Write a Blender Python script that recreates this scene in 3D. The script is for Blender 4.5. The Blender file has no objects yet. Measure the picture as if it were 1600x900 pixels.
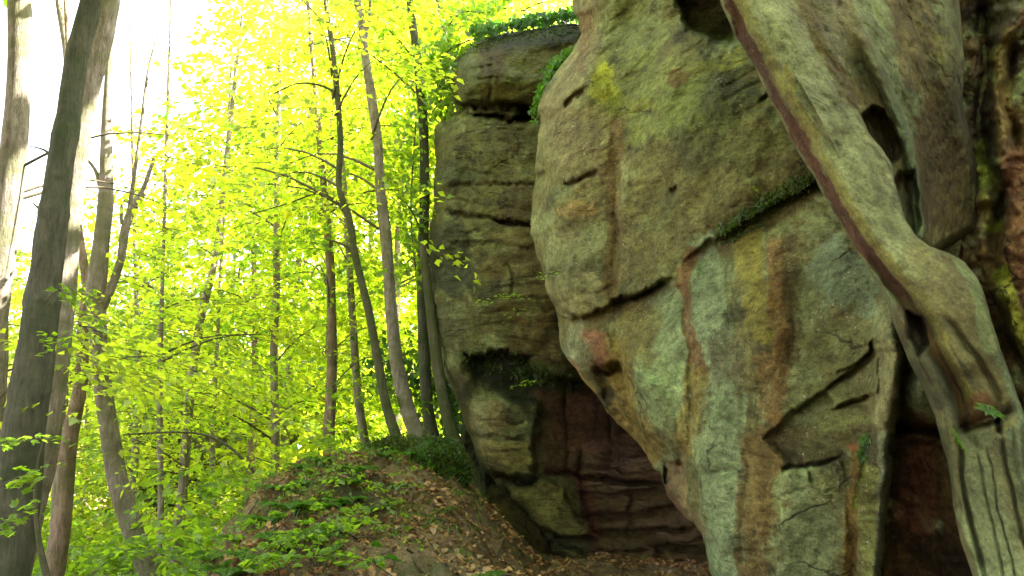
import bpy, math, random
import numpy as np
from mathutils import Vector, Matrix

S = bpy.context.scene
# ------------------------------------------------------------------ camera, sky, sun, exposure
PITCH = math.radians(10.0); FPX = 1331.4; CAMZ = 1.6
cam = bpy.data.cameras.new("camera"); camo = bpy.data.objects.new("camera", cam)
S.collection.objects.link(camo); S.camera = camo
cam.angle = 2 * math.atan(800 / FPX); cam.clip_end = 600; cam.clip_start = 0.05
camo.location = (0, 0, CAMZ); camo.rotation_euler = (math.pi / 2 + PITCH, 0, 0)
SUN_EL, SUN_AZ = math.radians(43), math.radians(86)      # azimuth clockwise from +Y: light comes from beyond the cliff on the right
w = bpy.data.worlds.new("World"); S.world = w; w.use_nodes = True
nt = w.node_tree; bg = nt.nodes["Background"]
sky = nt.nodes.new("ShaderNodeTexSky"); sky.sky_type = 'NISHITA'; sky.sun_disc = False
sky.sun_elevation = SUN_EL; sky.sun_rotation = SUN_AZ; sky.dust_density = 3.0; sky.ozone_density = 0.6; sky.air_density = 0.8
hs = nt.nodes.new('ShaderNodeHueSaturation'); hs.inputs['Saturation'].default_value = 0.35
nt.links.new(sky.outputs[0], hs.inputs['Color']); nt.links.new(hs.outputs[0], bg.inputs[0]); bg.inputs[1].default_value = 0.15
sl = bpy.data.lights.new("sun", 'SUN'); sl.energy = 5.0; sl.angle = math.radians(0.5); sl.color = (1, 0.95, 0.84)
so = bpy.data.objects.new("sun", sl); S.collection.objects.link(so)
sd = Vector((math.sin(SUN_AZ) * math.cos(SUN_EL), math.cos(SUN_AZ) * math.cos(SUN_EL), math.sin(SUN_EL)))
so.rotation_euler = sd.to_track_quat('Z', 'Y').to_euler()
S.view_settings.view_transform = 'Standard'; S.view_settings.look = 'None'; S.view_settings.gamma = 1
S.view_settings.exposure = 3.4
S.render.engine = 'CYCLES'
S.cycles.max_bounces = 7; S.cycles.diffuse_bounces = 4; S.cycles.transmission_bounces = 5; S.cycles.glossy_bounces = 2
S.cycles.transparent_max_bounces = 8
rng = np.random.default_rng(7); random.seed(7)

# ------------------------------------------------------------------ maths helpers
def P(px, py, Y):
    """points on the ray through (px, py) at world distance Y (numpy arrays or numbers)"""
    cx = (np.asarray(px, float) - 800) / FPX; cy = (450 - np.asarray(py, float)) / FPX
    dy = math.cos(PITCH) - cy * math.sin(PITCH); dz = math.sin(PITCH) + cy * math.cos(PITCH)
    k = np.asarray(Y, float) / dy
    return np.stack([cx * k, dy * k, CAMZ + dz * k], -1)

_perm = np.random.default_rng(3).permutation(256); _perm = np.concatenate([_perm, _perm, _perm])
_g = np.random.default_rng(4).normal(size=(256, 3)); _g /= np.linalg.norm(_g, axis=1)[:, None]
def perlin(p):
    p = np.asarray(p, float); i = np.floor(p).astype(int); f = p - i; i &= 255
    u = f * f * f * (f * (f * 6 - 15) + 10); out = 0
    for dx in (0, 1):
        for dy in (0, 1):
            for dz in (0, 1):
                h = _perm[_perm[_perm[(i[..., 0] + dx) & 255] + ((i[..., 1] + dy) & 255)] + ((i[..., 2] + dz) & 255)]
                g = _g[h]; d = f - np.array([dx, dy, dz])
                wt = (u[..., 0] if dx else 1 - u[..., 0]) * (u[..., 1] if dy else 1 - u[..., 1]) * (u[..., 2] if dz else 1 - u[..., 2])
                out = out + wt * (g * d).sum(-1)
    return out * 1.6
def fbm(p, oct=4, rough=0.5):
    a, s, t = 1.0, 1.0, 0
    for k in range(oct):
        t = t + a * perlin(np.asarray(p) * s + 17.3 * k); a *= rough; s *= 2.03
    return t
def sstep(a, b, x):
    t = np.clip((x - a) / (b - a), 0, 1); return t * t * (3 - 2 * t)
def seg_dist(U, V, pts):
    """distance to a polyline, and signed side (positive = below/right of the walking direction)"""
    best = np.full(U.shape, 1e9); side = np.zeros(U.shape); tt = np.zeros(U.shape)
    n = len(pts) - 1
    for k in range(n):
        (ax, ay), (bx, by) = pts[k][:2], pts[k + 1][:2]
        dx, dy = bx - ax, by - ay; L = dx * dx + dy * dy + 1e-9
        t = np.clip(((U - ax) * dx + (V - ay) * dy) / L, 0, 1)
        ex, ey = U - ax - t * dx, V - ay - t * dy
        d = np.hypot(ex, ey); m = d < best
        best = np.where(m, d, best); side = np.where(m, np.sign(dx * ey - dy * ex), side); tt = np.where(m, (k + t) / n, tt)
    return best, side, tt
def in_poly(U, V, poly):
    c = np.zeros(U.shape, bool); n = len(poly)
    for k in range(n):
        (x1, y1), (x2, y2) = poly[k], poly[(k + 1) % n]
        if y1 == y2: continue
        m = ((y1 > V) != (y2 > V)) & (U < (x2 - x1) * (V - y1) / (y2 - y1) + x1); c ^= m
    return c
def poly_sd(U, V, poly):
    d, _, _ = seg_dist(U, V, list(poly) + [poly[0]])
    return np.where(in_poly(U, V, poly), d, -d)         # positive inside
def tps(ctrl):
    c = np.array(ctrl, float); X = c[:, :2] / 300.0; n = len(c)
    r = np.hypot(*(X[:, None] - X[None]).transpose(2, 0, 1)); K = np.where(r > 0, r * r * np.log(r + 1e-12), 0) + 0.03 * np.eye(n)
    Pm = np.c_[np.ones(n), X]; A = np.block([[K, Pm], [Pm.T, np.zeros((3, 3))]])
    wv = np.linalg.solve(A, np.r_[c[:, 2], 0, 0, 0])
    def f(U, V):
        u, v = U / 300.0, V / 300.0; o = wv[n] + wv[n + 1] * u + wv[n + 2] * v
        for k in range(n):
            rr = np.hypot(u - X[k, 0], v - X[k, 1]); o = o + wv[k] * np.where(rr > 0, rr * rr * np.log(rr + 1e-12), 0)
        return o
    return f
def lin(c):
    c = np.asarray(c, float) / 255.0
    return np.where(c <= 0.04045, c / 12.92, ((c + 0.055) / 1.055) ** 2.4)

# ------------------------------------------------------------------ objects
def link(o): S.collection.objects.link(o); return o
def tag(o, label=None, cat=None, group=None, kind=None):
    if label: o['label'] = label
    if cat: o['category'] = cat
    if group: o['group'] = group
    if kind: o['kind'] = kind
    return o
def empty(name, loc, label, cat, group=None):
    o = link(bpy.data.objects.new(name, None)); o.location = tuple(float(c) for c in loc); o.empty_display_size = 0.2
    return tag(o, label, cat, group)
def mesh_data(name, verts, faces, mats, col=None, smooth=True, midx=None):
    verts = np.asarray(verts, float)
    me = bpy.data.meshes.new(name)
    if isinstance(faces, np.ndarray):
        nf, k = faces.shape
        me.vertices.add(len(verts)); me.vertices.foreach_set("co", verts.ravel())
        me.loops.add(nf * k); me.loops.foreach_set("vertex_index", faces.ravel().astype(np.int32))
        me.polygons.add(nf); me.polygons.foreach_set("loop_start", (np.arange(nf) * k).astype(np.int32))
        me.polygons.foreach_set("loop_total", np.full(nf, k, np.int32))
        me.update(calc_edges=True)
    else:
        me.from_pydata(verts.tolist(), [], [tuple(f) for f in faces]); nf = len(faces)
    for m in (mats if isinstance(mats, (list, tuple)) else [mats]): me.materials.append(m)
    if midx is not None: me.polygons.foreach_set("material_index", np.asarray(midx, np.int32))
    me.polygons.foreach_set("use_smooth", np.full(len(me.polygons), smooth, bool))
    if col is not None:
        a = me.color_attributes.new("stain_and_light", 'FLOAT_COLOR', 'POINT')  # stone colours, including the painted green light cast and overhang shade
        a.data.foreach_set("color", np.c_[col, np.ones(len(col))].ravel().astype(np.float32))
    me.validate(); me.update()
    return me
def part(name, me, parent=None):
    o = link(bpy.data.objects.new(name, me))
    if parent is not None:
        o.parent = parent
        # meshes are written in world coordinates: shift into the parent's frame
        o.location = tuple(-c for c in parent.location)
    return o

# ------------------------------------------------------------------ materials
def newmat(name):
    m = bpy.data.materials.new(name); m.use_nodes = True; n = m.node_tree
    return m, n, n.nodes["Principled BSDF"]
def nd(n, t, **kw):
    x = n.nodes.new(t)
    for k, v in kw.items():
        if k in x.inputs.keys(): x.inputs[k].default_value = v
        else: setattr(x, k, v)
    return x
def noise(n, co, scale, detail=6, rough=0.6, dist=0.0):
    x = nd(n, "ShaderNodeTexNoise"); x.inputs['Scale'].default_value = scale; x.inputs['Detail'].default_value = detail
    x.inputs['Roughness'].default_value = rough; x.inputs['Distortion'].default_value = dist; n.links.new(co, x.inputs['Vector']); return x.outputs[0]
def ramp(n, fac, stops):
    r = nd(n, "ShaderNodeValToRGB"); e = r.color_ramp.elements
    while len(e) < len(stops): e.new(0.5)
    for k, (p, c) in enumerate(stops):
        e[k].position = p; e[k].color = (*c, 1) if len(c) == 3 else c
    n.links.new(fac, r.inputs[0]); return r.outputs[0]
def mix(n, fac, a, b, mode='MIX'):
    x = nd(n, "ShaderNodeMix"); x.data_type = 'RGBA'; x.blend_type = mode
    for s, v in ((x.inputs[0], fac), (x.inputs[6], a), (x.inputs[7], b)):
        if hasattr(v, 'links') or hasattr(v, 'is_linked'): n.links.new(v, s)
        elif isinstance(v, (int, float)): s.default_value = v
        else: s.default_value = (*v, 1)
    return x.outputs[2]
def mapping(n, scale, rot=(0, 0, 0)):
    t = nd(n, "ShaderNodeTexCoord"); mp = nd(n, "ShaderNodeMapping"); mp.inputs['Scale'].default_value = scale; mp.inputs['Rotation'].default_value = rot
    n.links.new(t.outputs['Object'], mp.inputs[0]); return mp.outputs[0]
def bump(n, h, dist, strength, prev=None):
    b = nd(n, "ShaderNodeBump"); b.inputs['Distance'].default_value = dist; b.inputs['Strength'].default_value = strength
    n.links.new(h, b.inputs['Height'])
    if prev is not None: n.links.new(prev, b.inputs['Normal'])
    return b.outputs[0]

def rock_mat(name, speck=0.5, streak=(1, 1, 1), bscale=1.0, axis=None, grit=0.85, joints=0.8):
    m, n, b = newmat(name)
    c = nd(n, "ShaderNodeVertexColor"); c.layer_name = "stain_and_light"
    co = mapping(n, (1, 1, 1)); cs = mapping(n, streak)
    if axis is not None:
        mp = cs.node; mp.vector_type = 'TEXTURE'; mp.inputs['Scale'].default_value = [1 / q for q in streak]; mp.inputs['Rotation'].default_value = Vector(axis).to_track_quat('Z', 'Y').to_euler()
    big = noise(n, cs, 2.2, 5, 0.6, 0.4); mid = noise(n, co, 11, 8, 0.7); fine = noise(n, co, 70, 6, 0.75)
    v1 = ramp(n, big, [(0.3, (0.62, 0.60, 0.55)), (0.5, (1, 1, 1)), (0.72, (1.3, 1.32, 1.3))])
    v2 = ramp(n, mid, [(0.32, (0.50, 0.48, 0.42)), (0.5, (1, 1, 1)), (0.68, (1.32, 1.35, 1.3))])
    v3 = ramp(n, fine, [(0.3, (0.60, 0.58, 0.52)), (0.5, (1, 1, 1)), (0.7, (1.35, 1.36, 1.33))])
    col = mix(n, 1.0, c.outputs[0], v1, 'MULTIPLY'); col = mix(n, 0.75, col, v2, 'MULTIPLY'); col = mix(n, 1.0, col, v3, 'MULTIPLY')
    # pale lichen flecks
    sp = noise(n, co, 42, 3, 0.8); patch = noise(n, co, 3.3, 4, 0.6)
    f1 = ramp(n, sp, [(0.60, (0, 0, 0)), (0.68, (1, 1, 1))]); f2 = ramp(n, patch, [(0.48, (0, 0, 0)), (0.62, (1, 1, 1))])
    f = mix(n, 1.0, f1, f2, 'MULTIPLY'); f = mix(n, 1.0, f, (speck,) * 3, 'MULTIPLY')
    col = mix(n, f, col, (0.42, 0.47, 0.33))
    v4 = ramp(n, noise(n, cs, 19, 10, 0.82), [(0.36, (0.32, 0.31, 0.26)), (0.5, (1, 1, 1)), (0.66, (1.45, 1.48, 1.4))])
    col = mix(n, grit, col, v4, 'MULTIPLY')
    # hairline joints, broken up by noise
    vw = nd(n, "ShaderNodeTexVoronoi"); vw.feature = 'DISTANCE_TO_EDGE'; vw.inputs['Scale'].default_value = 1.5; vw.inputs['Randomness'].default_value = 1
    wn = nd(n, "ShaderNodeTexNoise"); wn.inputs['Scale'].default_value = 3; wn.inputs['Detail'].default_value = 8; n.links.new(cs, wn.inputs['Vector'])
    va = nd(n, "ShaderNodeMix"); va.data_type = 'VECTOR'; va.inputs[0].default_value = 0.28; n.links.new(cs, va.inputs[4]); n.links.new(wn.outputs[1], va.inputs[5]); n.links.new(va.outputs[1], vw.inputs['Vector'])
    jl = ramp(n, vw.outputs[0], [(0.0, (1, 1, 1)), (0.012, (0, 0, 0))]); jm = ramp(n, noise(n, co, 1.6, 4, 0.6), [(0.5, (0, 0, 0)), (0.58, (1, 1, 1))])
    jf = mix(n, 1.0, jl, jm, 'MULTIPLY'); jf = mix(n, 1.0, jf, (joints,) * 3, 'MULTIPLY'); col = mix(n, jf, col, (0.025, 0.02, 0.012))
    # small dark pits
    pit = ramp(n, noise(n, co, 28, 4, 0.65), [(0.28, (1, 1, 1)), (0.37, (0, 0, 0))])
    pitf = mix(n, 1.0, pit, (0.6,) * 3, 'MULTIPLY')
    col = mix(n, pitf, col, (0.02, 0.018, 0.012))
    n.links.new(col, b.inputs['Base Color']); b.inputs['Roughness'].default_value = 0.85
    b.inputs['Specular IOR Level'].default_value = 0.25
    nn = bump(n, noise(n, cs, 7, 8, 0.65), 0.06 * bscale, 0.8); nn = bump(n, noise(n, cs, 19, 10, 0.8), 0.014 * bscale, 0.9, nn); nn = bump(n, noise(n, co, 45, 8, 0.7), 0.012 * bscale, 0.8, nn)
    nn = bump(n, jf, -0.03, 0.8, nn)
    nn = bump(n, pit, -0.006, 0.6, nn)
    n.links.new(nn, b.inputs['Normal'])
    return m

def bark_mat(name, c1, c2, c3, ring=0.0):
    m, n, b = newmat(name)
    co = mapping(n, (1, 1, 0.22)); c0 = mapping(n, (1, 1, 1)); cr = mapping(n, (1, 1, 2.2))
    a = noise(n, co, 26, 7, 0.7); p = noise(n, c0, 3.5, 5, 0.65); r = noise(n, cr, 5, 7, 0.7)
    col = mix(n, ramp(n, a, [(0.35, (0, 0, 0)), (0.65, (1, 1, 1))]), c1, c2)
    col = mix(n, ramp(n, p, [(0.46, (0, 0, 0)), (0.6, (0.85,) * 3)]), col, c3)
    col = mix(n, 0.35, col, ramp(n, r, [(0.35, (0.55,) * 3), (0.6, (1.15,) * 3)]), 'MULTIPLY')
    n.links.new(col, b.inputs['Base Color']); b.inputs['Roughness'].default_value = 0.9; b.inputs['Specular IOR Level'].default_value = 0.2
    nn = bump(n, a, 0.035, 1.0); nn = bump(n, r, 0.012, 0.6, nn); n.links.new(nn, b.inputs['Normal'])
    return m

def leaf_mat(name, base, trans, tf=0.5, var=0.5):
    m = bpy.data.materials.new(name); m.use_nodes = True; n = m.node_tree; n.nodes.clear()
    out = nd(n, "ShaderNodeOutputMaterial")
    co = mapping(n, (1, 1, 1)); v = noise(n, co, 0.55, 4, 0.6); v2 = noise(n, co, 14, 2, 0.5)
    hue = ramp(n, v, [(0.3, (0.6, 0.9, 1.0)), (0.5, (1.1, 1.05, 1)), (0.7, (1.6, 1.2, 0.8))])
    val = ramp(n, v2, [(0.3, (0.6, 0.65, 0.6)), (0.7, (1.3, 1.2, 1.1))])
    def tint(c):
        x = mix(n, var, c, hue, 'MULTIPLY'); return mix(n, 0.8, x, val, 'MULTIPLY')
    d = nd(n, "ShaderNodeBsdfDiffuse"); n.links.new(tint(base), d.inputs[0])
    t = nd(n, "ShaderNodeBsdfTranslucent"); n.links.new(tint(trans), t.inputs[0])
    g = nd(n, "ShaderNodeBsdfGlossy"); g.inputs[0].default_value = (0.7, 0.75, 0.7, 1); g.inputs['Roughness'].default_value = 0.4
    m1 = nd(n, "ShaderNodeMixShader"); m1.inputs[0].default_value = tf; n.links.new(d.outputs[0], m1.inputs[1]); n.links.new(t.outputs[0], m1.inputs[2])
    m2 = nd(n, "ShaderNodeMixShader"); m2.inputs[0].default_value = 0.04; n.links.new(m1.outputs[0], m2.inputs[1]); n.links.new(g.outputs[0], m2.inputs[2])
    n.links.new(m2.outputs[0], out.inputs[0]); return m

M = {}
LIGHT_TINT = np.array([0.97, 1.0, 0.78])     # warm green cast of the leaf light, put into every stone colour
RIBDIR = (0.64, -0.95, -2.14)
M['rock_main'] = rock_mat('sandstone_lichen', 0.8, (0.8, 0.8, 1.5))
M['rock_far'] = rock_mat('sandstone_layered', 0.35, (0.7, 0.7, 1.8))  # sparser lichen flecks and flatter grain for the far rocks
M['rock_rib'] = rock_mat('sandstone_fluted', 0.3, (1.1, 1.1, 0.6), 0.9, RIBDIR, 0.65, 0.5)
M['rock_mossy'] = rock_mat('rock_mossy', 0.1, (1, 1, 1))
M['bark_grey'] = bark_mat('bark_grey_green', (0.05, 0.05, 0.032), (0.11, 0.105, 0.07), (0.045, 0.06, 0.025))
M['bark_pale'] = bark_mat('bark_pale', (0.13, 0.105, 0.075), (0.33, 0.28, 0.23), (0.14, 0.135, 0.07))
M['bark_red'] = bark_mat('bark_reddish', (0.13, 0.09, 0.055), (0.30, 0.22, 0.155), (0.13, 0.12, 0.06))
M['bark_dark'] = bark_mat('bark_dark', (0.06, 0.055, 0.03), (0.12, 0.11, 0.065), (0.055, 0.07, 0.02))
M['leaf'] = leaf_mat('leaf_spring', (0.12, 0.21, 0.015), (0.68, 0.84, 0.04), 0.68)
M['leaf_mid'] = leaf_mat('leaf_green', (0.09, 0.17, 0.012), (0.36, 0.62, 0.025), 0.58)
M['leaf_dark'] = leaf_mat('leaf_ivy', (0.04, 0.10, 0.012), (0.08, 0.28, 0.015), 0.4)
M['fern'] = leaf_mat('fern_green', (0.06, 0.13, 0.012), (0.16, 0.40, 0.02), 0.45)
M['moss'] = leaf_mat('moss_green', (0.05, 0.08, 0.008), (0.08, 0.14, 0.01), 0.25)
M['moss_yellow'] = leaf_mat('moss_yellow', (0.20, 0.22, 0.015), (0.2, 0.25, 0.01), 0.2)
M['litter'] = leaf_mat('dead_leaf', (0.36, 0.21, 0.10), (0.26, 0.14, 0.05), 0.25, 0.3)
M['twig'] = bark_mat('twig', (0.10, 0.075, 0.045), (0.17, 0.13, 0.09), (0.08, 0.08, 0.04))

# ------------------------------------------------------------------ ground
def ground_z(x, y):
    x = np.asarray(x, float); y = np.asarray(y, float)
    path = np.interp(y, [-10, 0, 3, 6, 9, 12, 16, 24], [-0.5, 0.0, 0.35, 0.68, 1.0, 0.9, 0.3, -0.6])
    left = np.interp(y, [-10, 0, 6, 12, 24, 60, 200], [-1.2, -1.0, -1.1, -1.2, -1.8, -3, 2])
    xe = np.interp(y, [0, 4, 6, 8, 10, 14, 25], [-1.0, -1.3, -1.8, -2.4, -2.2, -1.5, 0.0])
    t = sstep(-1.9, 0.3, x - xe); z = left + (path - left) * t
    z = z + 0.47 * np.exp(-(((x + 1.75) / 0.85) ** 2 + ((y - 8.3) / 1.3) ** 2)) + 0.26 * np.exp(-(((x + 0.95) / 0.75) ** 2 + ((y - 9.9) / 0.9) ** 2))
    xc = np.interp(y, [-10, 2, 6, 8, 11, 13, 16, 22, 40], [5, 5, 4.6, 3.6, 3.4, 1.8, 1.5, 3, 8])
    hgt = np.interp(y, [-10, 0, 9, 12, 30, 60], [9, 10, 8, 6.3, 5, 8])
    z = z - 0.84 * sstep(-0.75, 0.5, x) * sstep(5.5, 7.5, y)
    z = z + hgt * sstep(0, 1.6, x - xc)
    far = np.maximum(0, np.hypot(x, y - 10) - 45)
    z = z + far * 0.12
    q = np.stack([x, y, np.zeros_like(x)], -1)
    return z + 0.10 * fbm(q * 0.7, 3) + 0.10 * (1 - 2 * np.abs(fbm(q * 1.9, 3))) * sstep(2, 5, y) + 0.035 * fbm(q * 8, 2)
def graded(lo, a, b, hi, fine, grow=1.16):
    mid = list(np.arange(a, b + 1e-6, fine)); s = fine; L = []; x = a
    while x > lo: s *= grow; x -= s; L.append(x)
    s = fine; R = []; x = b
    while x < hi: s *= grow; x += s; R.append(x)
    return np.array(L[::-1] + mid + R)
gx = graded(-260, -6, 3, 260, 0.055); gy = graded(-40, 3, 13, 320, 0.055)
GX, GY = np.meshgrid(gx, gy, indexing='ij'); GZ = ground_z(GX, GY)
GV = np.stack([GX, GY, GZ], -1).reshape(-1, 3)
def gridfaces(a, b, flip=False):
    i, j = np.meshgrid(np.arange(a - 1), np.arange(b - 1), indexing='ij'); k = (i * b + j).ravel()
    f = np.stack([k, k + b, k + b + 1, k + 1], 1)
    return f[:, ::-1].copy() if flip else f
gm, n, b = newmat('forest_soil')
co = mapping(n, (1, 1, 1)); s1 = noise(n, co, 1.1, 6, 0.6); s2 = noise(n, co, 22, 8, 0.75); s3 = noise(n, co, 90, 5, 0.7)
c = mix(n, ramp(n, s2, [(0.35, (0, 0, 0)), (0.65, (1, 1, 1))]), (0.11, 0.07, 0.03), (0.34, 0.215, 0.11))
c = mix(n, ramp(n, s1, [(0.50, (0, 0, 0)), (0.64, (0.7,) * 3)]), c, (0.055, 0.075, 0.018))
c = mix(n, 0.7, c, ramp(n, s3, [(0.3, (0.5,) * 3), (0.7, (1.4,) * 3)]), 'MULTIPLY')
n.links.new(c, b.inputs['Base Color']); b.inputs['Roughness'].default_value = 0.95
nn = bump(n, s2, 0.05, 0.9); nn = bump(n, s3, 0.015, 0.8, nn); n.links.new(nn, b.inputs['Normal'])
g = part('ground', mesh_data('ground', GV, gridfaces(len(gx), len(gy)), gm)); g['kind'] = 'structure'

# ------------------------------------------------------------------ rock builder
def rock(name, parent, mat, vrows, ledge, redge, ctrl, feats, paints, base_col, du=3.0, dv=3.0, sil=(), rnd=(40, 0.9),
         amp=(0.10, 0.03, 0.010), nfreq=(1.1, 1, 1), aniso=(1, 1, 1), wrap=2.5, K=1.7, seed=0.0, smooth=True, axis=None, edge=0.035, facet=0.0, bedding=0.0):
    v = np.arange(vrows[0], vrows[1] + 0.1, dv)
    lv = np.interp(v, *np.array(ledge, float).T[::-1]); rv = np.interp(v, *np.array(redge, float).T[::-1])
    nu = int(np.max(rv - lv) / du) + 1; s = np.linspace(0, 1, nu)
    U = lv[:, None] + (rv - lv)[:, None] * s[None]; V = np.repeat(v[:, None], nu, 1)
    D = tps(ctrl)(U, V); base = D.copy()
    Q = P(U, V, D) + seed
    if axis is not None: Q = Q @ np.array(Vector(axis).to_track_quat('Z', 'Y').to_matrix())
    an = np.array(aniso)
    wob = 4.0 * fbm(Q * 3.0, 3) + 2.5 * fbm(Q * 14 + 3, 2); wob2 = 4.0 * fbm(Q * 3.0 + 40, 3) + 2.5 * fbm(Q * 14 + 60, 2); Uw, Vw = U + wob, V + wob2
    for f in feats:
        k = f[0]
        if k == 'crack':
            _, pts, wd, dep = f; d, _, t = seg_dist(Uw, Vw, pts); tp = np.clip(np.minimum(t, 1 - t) * 6 + 0.35, 0, 1)
            D = D + dep * tp * np.exp(-(d / wd) ** 2)
        elif k == 'ledge':      # everything past the line sits back by dep, recovering over fall pixels
            _, pts, dep, fall = f; d, sd_, t = seg_dist(Uw, Vw, pts); tp = sstep(0, 0.12, t) * sstep(0, 0.12, 1 - t)
            D = D + dep * tp * np.where(sd_ > 0, np.exp(-(d / fall) ** 1.5) * sstep(0, 5, d), 0)
        elif k == 'bump':
            _, cx, cy, rx, ry, rot, h = f; a = math.radians(rot); x = (U - cx) * math.cos(a) + (V - cy) * math.sin(a); y = -(U - cx) * math.sin(a) + (V - cy) * math.cos(a)
            D = D - h * np.exp(-((x / rx) ** 2 + (y / ry) ** 2))
        elif k == 'block':      # raised (or sunk) patch with a firm edge
            _, poly, h, soft = f; D = D - h * sstep(-soft / 2, soft / 2, poly_sd(Uw, Vw, poly))
        elif k == 'ridge':
            _, pts, wd, h = f; d, _, t = seg_dist(U + wob * .4, V + wob2 * .4, pts); D = D - h * np.clip(1 - (d / wd) ** 2, 0, 1) ** 0.8 * sstep(0, .06, t) * sstep(0, .06, 1 - t)
    D = D + amp[0] * fbm(Q * an * nfreq[0], 3) + amp[1] * (1 - 2 * np.abs(fbm(Q * an * nfreq[0] * 4, 3))) + amp[2] * fbm(Q * an * nfreq[0] * 16, 3)
    if facet:
        fq = Q * an * 1.0; D = D - facet * np.max([fbm(fq * s_ + o_, 2, .35) for s_, o_ in ((.9, 0), (1.1, 50), (1.3, 90), (1.0, 130))], 0)
        fq = Q * an * 3.4; D = D - facet * .3 * np.max([perlin(fq + o_) for o_ in (10, 60, 110, 160)], 0)
        bed = Q[..., 2] * 5.5 + .35 * Q[..., 0] + 1.2 * fbm(Q * .8, 3); bl = np.abs(bed - np.round(bed)); D = D + bedding * np.exp(-(bl / .07) ** 2) * sstep(0, .35, fbm(Q * 1.4 + 200, 3))
    for pts, wd, dep in sil:
        d, _, _ = seg_dist(U, V, pts); t = np.clip(d / wd, 0, 1); D = D + dep * (1 - np.sqrt(np.clip(1 - (1 - t) ** 2, 0, 1)))
    # jagged silhouette: shift the grid a little sideways along its edges
    PT = P(U, V, D)
    nz = fbm(Q * 2.6 + 9, 4)[..., None] * np.array([edge, 0, edge]); PT = PT + nz
    # colours
    C = np.ones(U.shape + (3,)) * lin(base_col)
    hf = fbm(Q * 15 + 2, 4); lo = fbm(Q * 1.7 + 31, 5, .6); lo2 = fbm(Q * 2.3 + 77, 5, .6)
    C = C * (1 - 0.55 * sstep(0.12, 0.5, lo + .25 * hf))[..., None]                       # dark crusts of algae
    C = C + (lin((150, 158, 118)) - C) * (0.5 * sstep(0.2, 0.55, lo2 + .3 * hf))[..., None]  # pale lichen crusts
    n1 = fbm(Q * 4.0 + 5, 4) + .45 * hf; n2 = 1.5 * fbm(Q * np.array([15, 15, 1.8]) + 3, 4, .65) + .5 * hf
    for p in paints:
        k = p[0]; col = lin(p[-2]); col = col.mean() + (col - col.mean()) * 0.9; op = min(1, p[-1] * 1.05)
        if k == 'e':
            _, cx, cy, rx, ry, rot = p[:6]; a = math.radians(rot); x = (U - cx) * math.cos(a) + (V - cy) * math.sin(a); y = -(U - cx) * math.sin(a) + (V - cy) * math.cos(a)
            m = 1 - np.hypot(x / rx, y / ry) * 0.75
            wgt = sstep(0.15, 0.42, m + 0.28 * n1)
        elif k == 's':          # stroke
            _, pts, wd = p[:3]; d, _, t = seg_dist(Uw, V, pts); m = 1 - d / wd * 0.75
            wgt = sstep(0.12, 0.42, m + 0.25 * n2)
        elif k == 'p':
            _, poly = p[:2]; m = poly_sd(Uw, Vw, poly); wgt = sstep(-8, 8, m + 7 * n1)
        C = C + (col - C) * (wgt * op)[..., None]
    C = np.clip(C * LIGHT_TINT * K * (1 + 0.22 * n1[..., None]), 0.004, 0.62)
    # depth behind: continue the sheet backwards on all four sides so it is a solid mass
    for ax in (1, 0):
        for end in (0, -1):
            e = np.take(PT, [end], ax); ce = np.take(C, [end], ax); add = []; addc = []
            edir = (e - np.array([0, 0, CAMZ])) / e[..., 1:2]       # flanks recede, turning slightly inwards
            if ax == 0 and end == 0: edir = edir * np.array([1, 1, 0.0])
            edir = edir + (np.array([0.10 if end == 0 else -0.05, 0, 0]) if ax == 1 else np.array([0, 0, -0.05 if end == 0 else 0]))
            for q in (0.06, 0.15, 0.3, 0.55, 1.0): add.append(e + edir * wrap * q + 0.05 * q * fbm(e * 1.7 + q, 2)[..., None]); addc.append(ce)
            if end == 0: add = add[::-1]
            blk = np.concatenate(add, ax); cb = np.concatenate(addc, ax)
            PT = np.concatenate([blk, PT] if end == 0 else [PT, blk], ax); C = np.concatenate([cb, C] if end == 0 else [C, cb], ax)
    a, b2 = PT.shape[:2]
    me = mesh_data(name, PT.reshape(-1, 3), gridfaces(a, b2), mat, C.reshape(-1, 3), smooth)
    return part(name, me, parent), (U, V, PT)

# ---- far cliff block
FL = [(897, 36), (850, 42), (795, 50), (752, 60), (725, 75), (708, 95), (700, 120), (702, 150), (710, 166), (712, 174), (696, 181), (683, 195), (679, 220), (678, 260), (682, 300),
      (676, 330), (670, 370), (668, 420), (670, 480), (680, 530), (690, 570), (705, 600), (722, 640), (735, 690), (750, 725), (765, 745), (785, 772), (800, 800), (832, 840), (860, 870), (885, 900), (900, 1000)]
FR = [(985, 36), (985, 560), (1060, 660), (1200, 800), (1260, 1000)]
far_cliff = empty('cliff_block', (0.3, 10.6, 0.9), 'dark square-shouldered sandstone cliff block split by a deep horizontal crack', 'cliff')
FS = [(900, 30)] + FL
ctrl = [(680, 100, 10.9), (900, 60, 10.3), (680, 300, 10.8), (860, 300, 10.2), (680, 520, 10.7), (860, 500, 10.1), (740, 680, 10.5), (830, 700, 10.5), (800, 800, 10.5), (950, 620, 11.2), (1000, 750, 10.9),
        (900, 850, 10.6), (1050, 850, 10.5), (1150, 960, 10.0), (860, 960, 10.4), (1000, 300, 10.2)]
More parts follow.
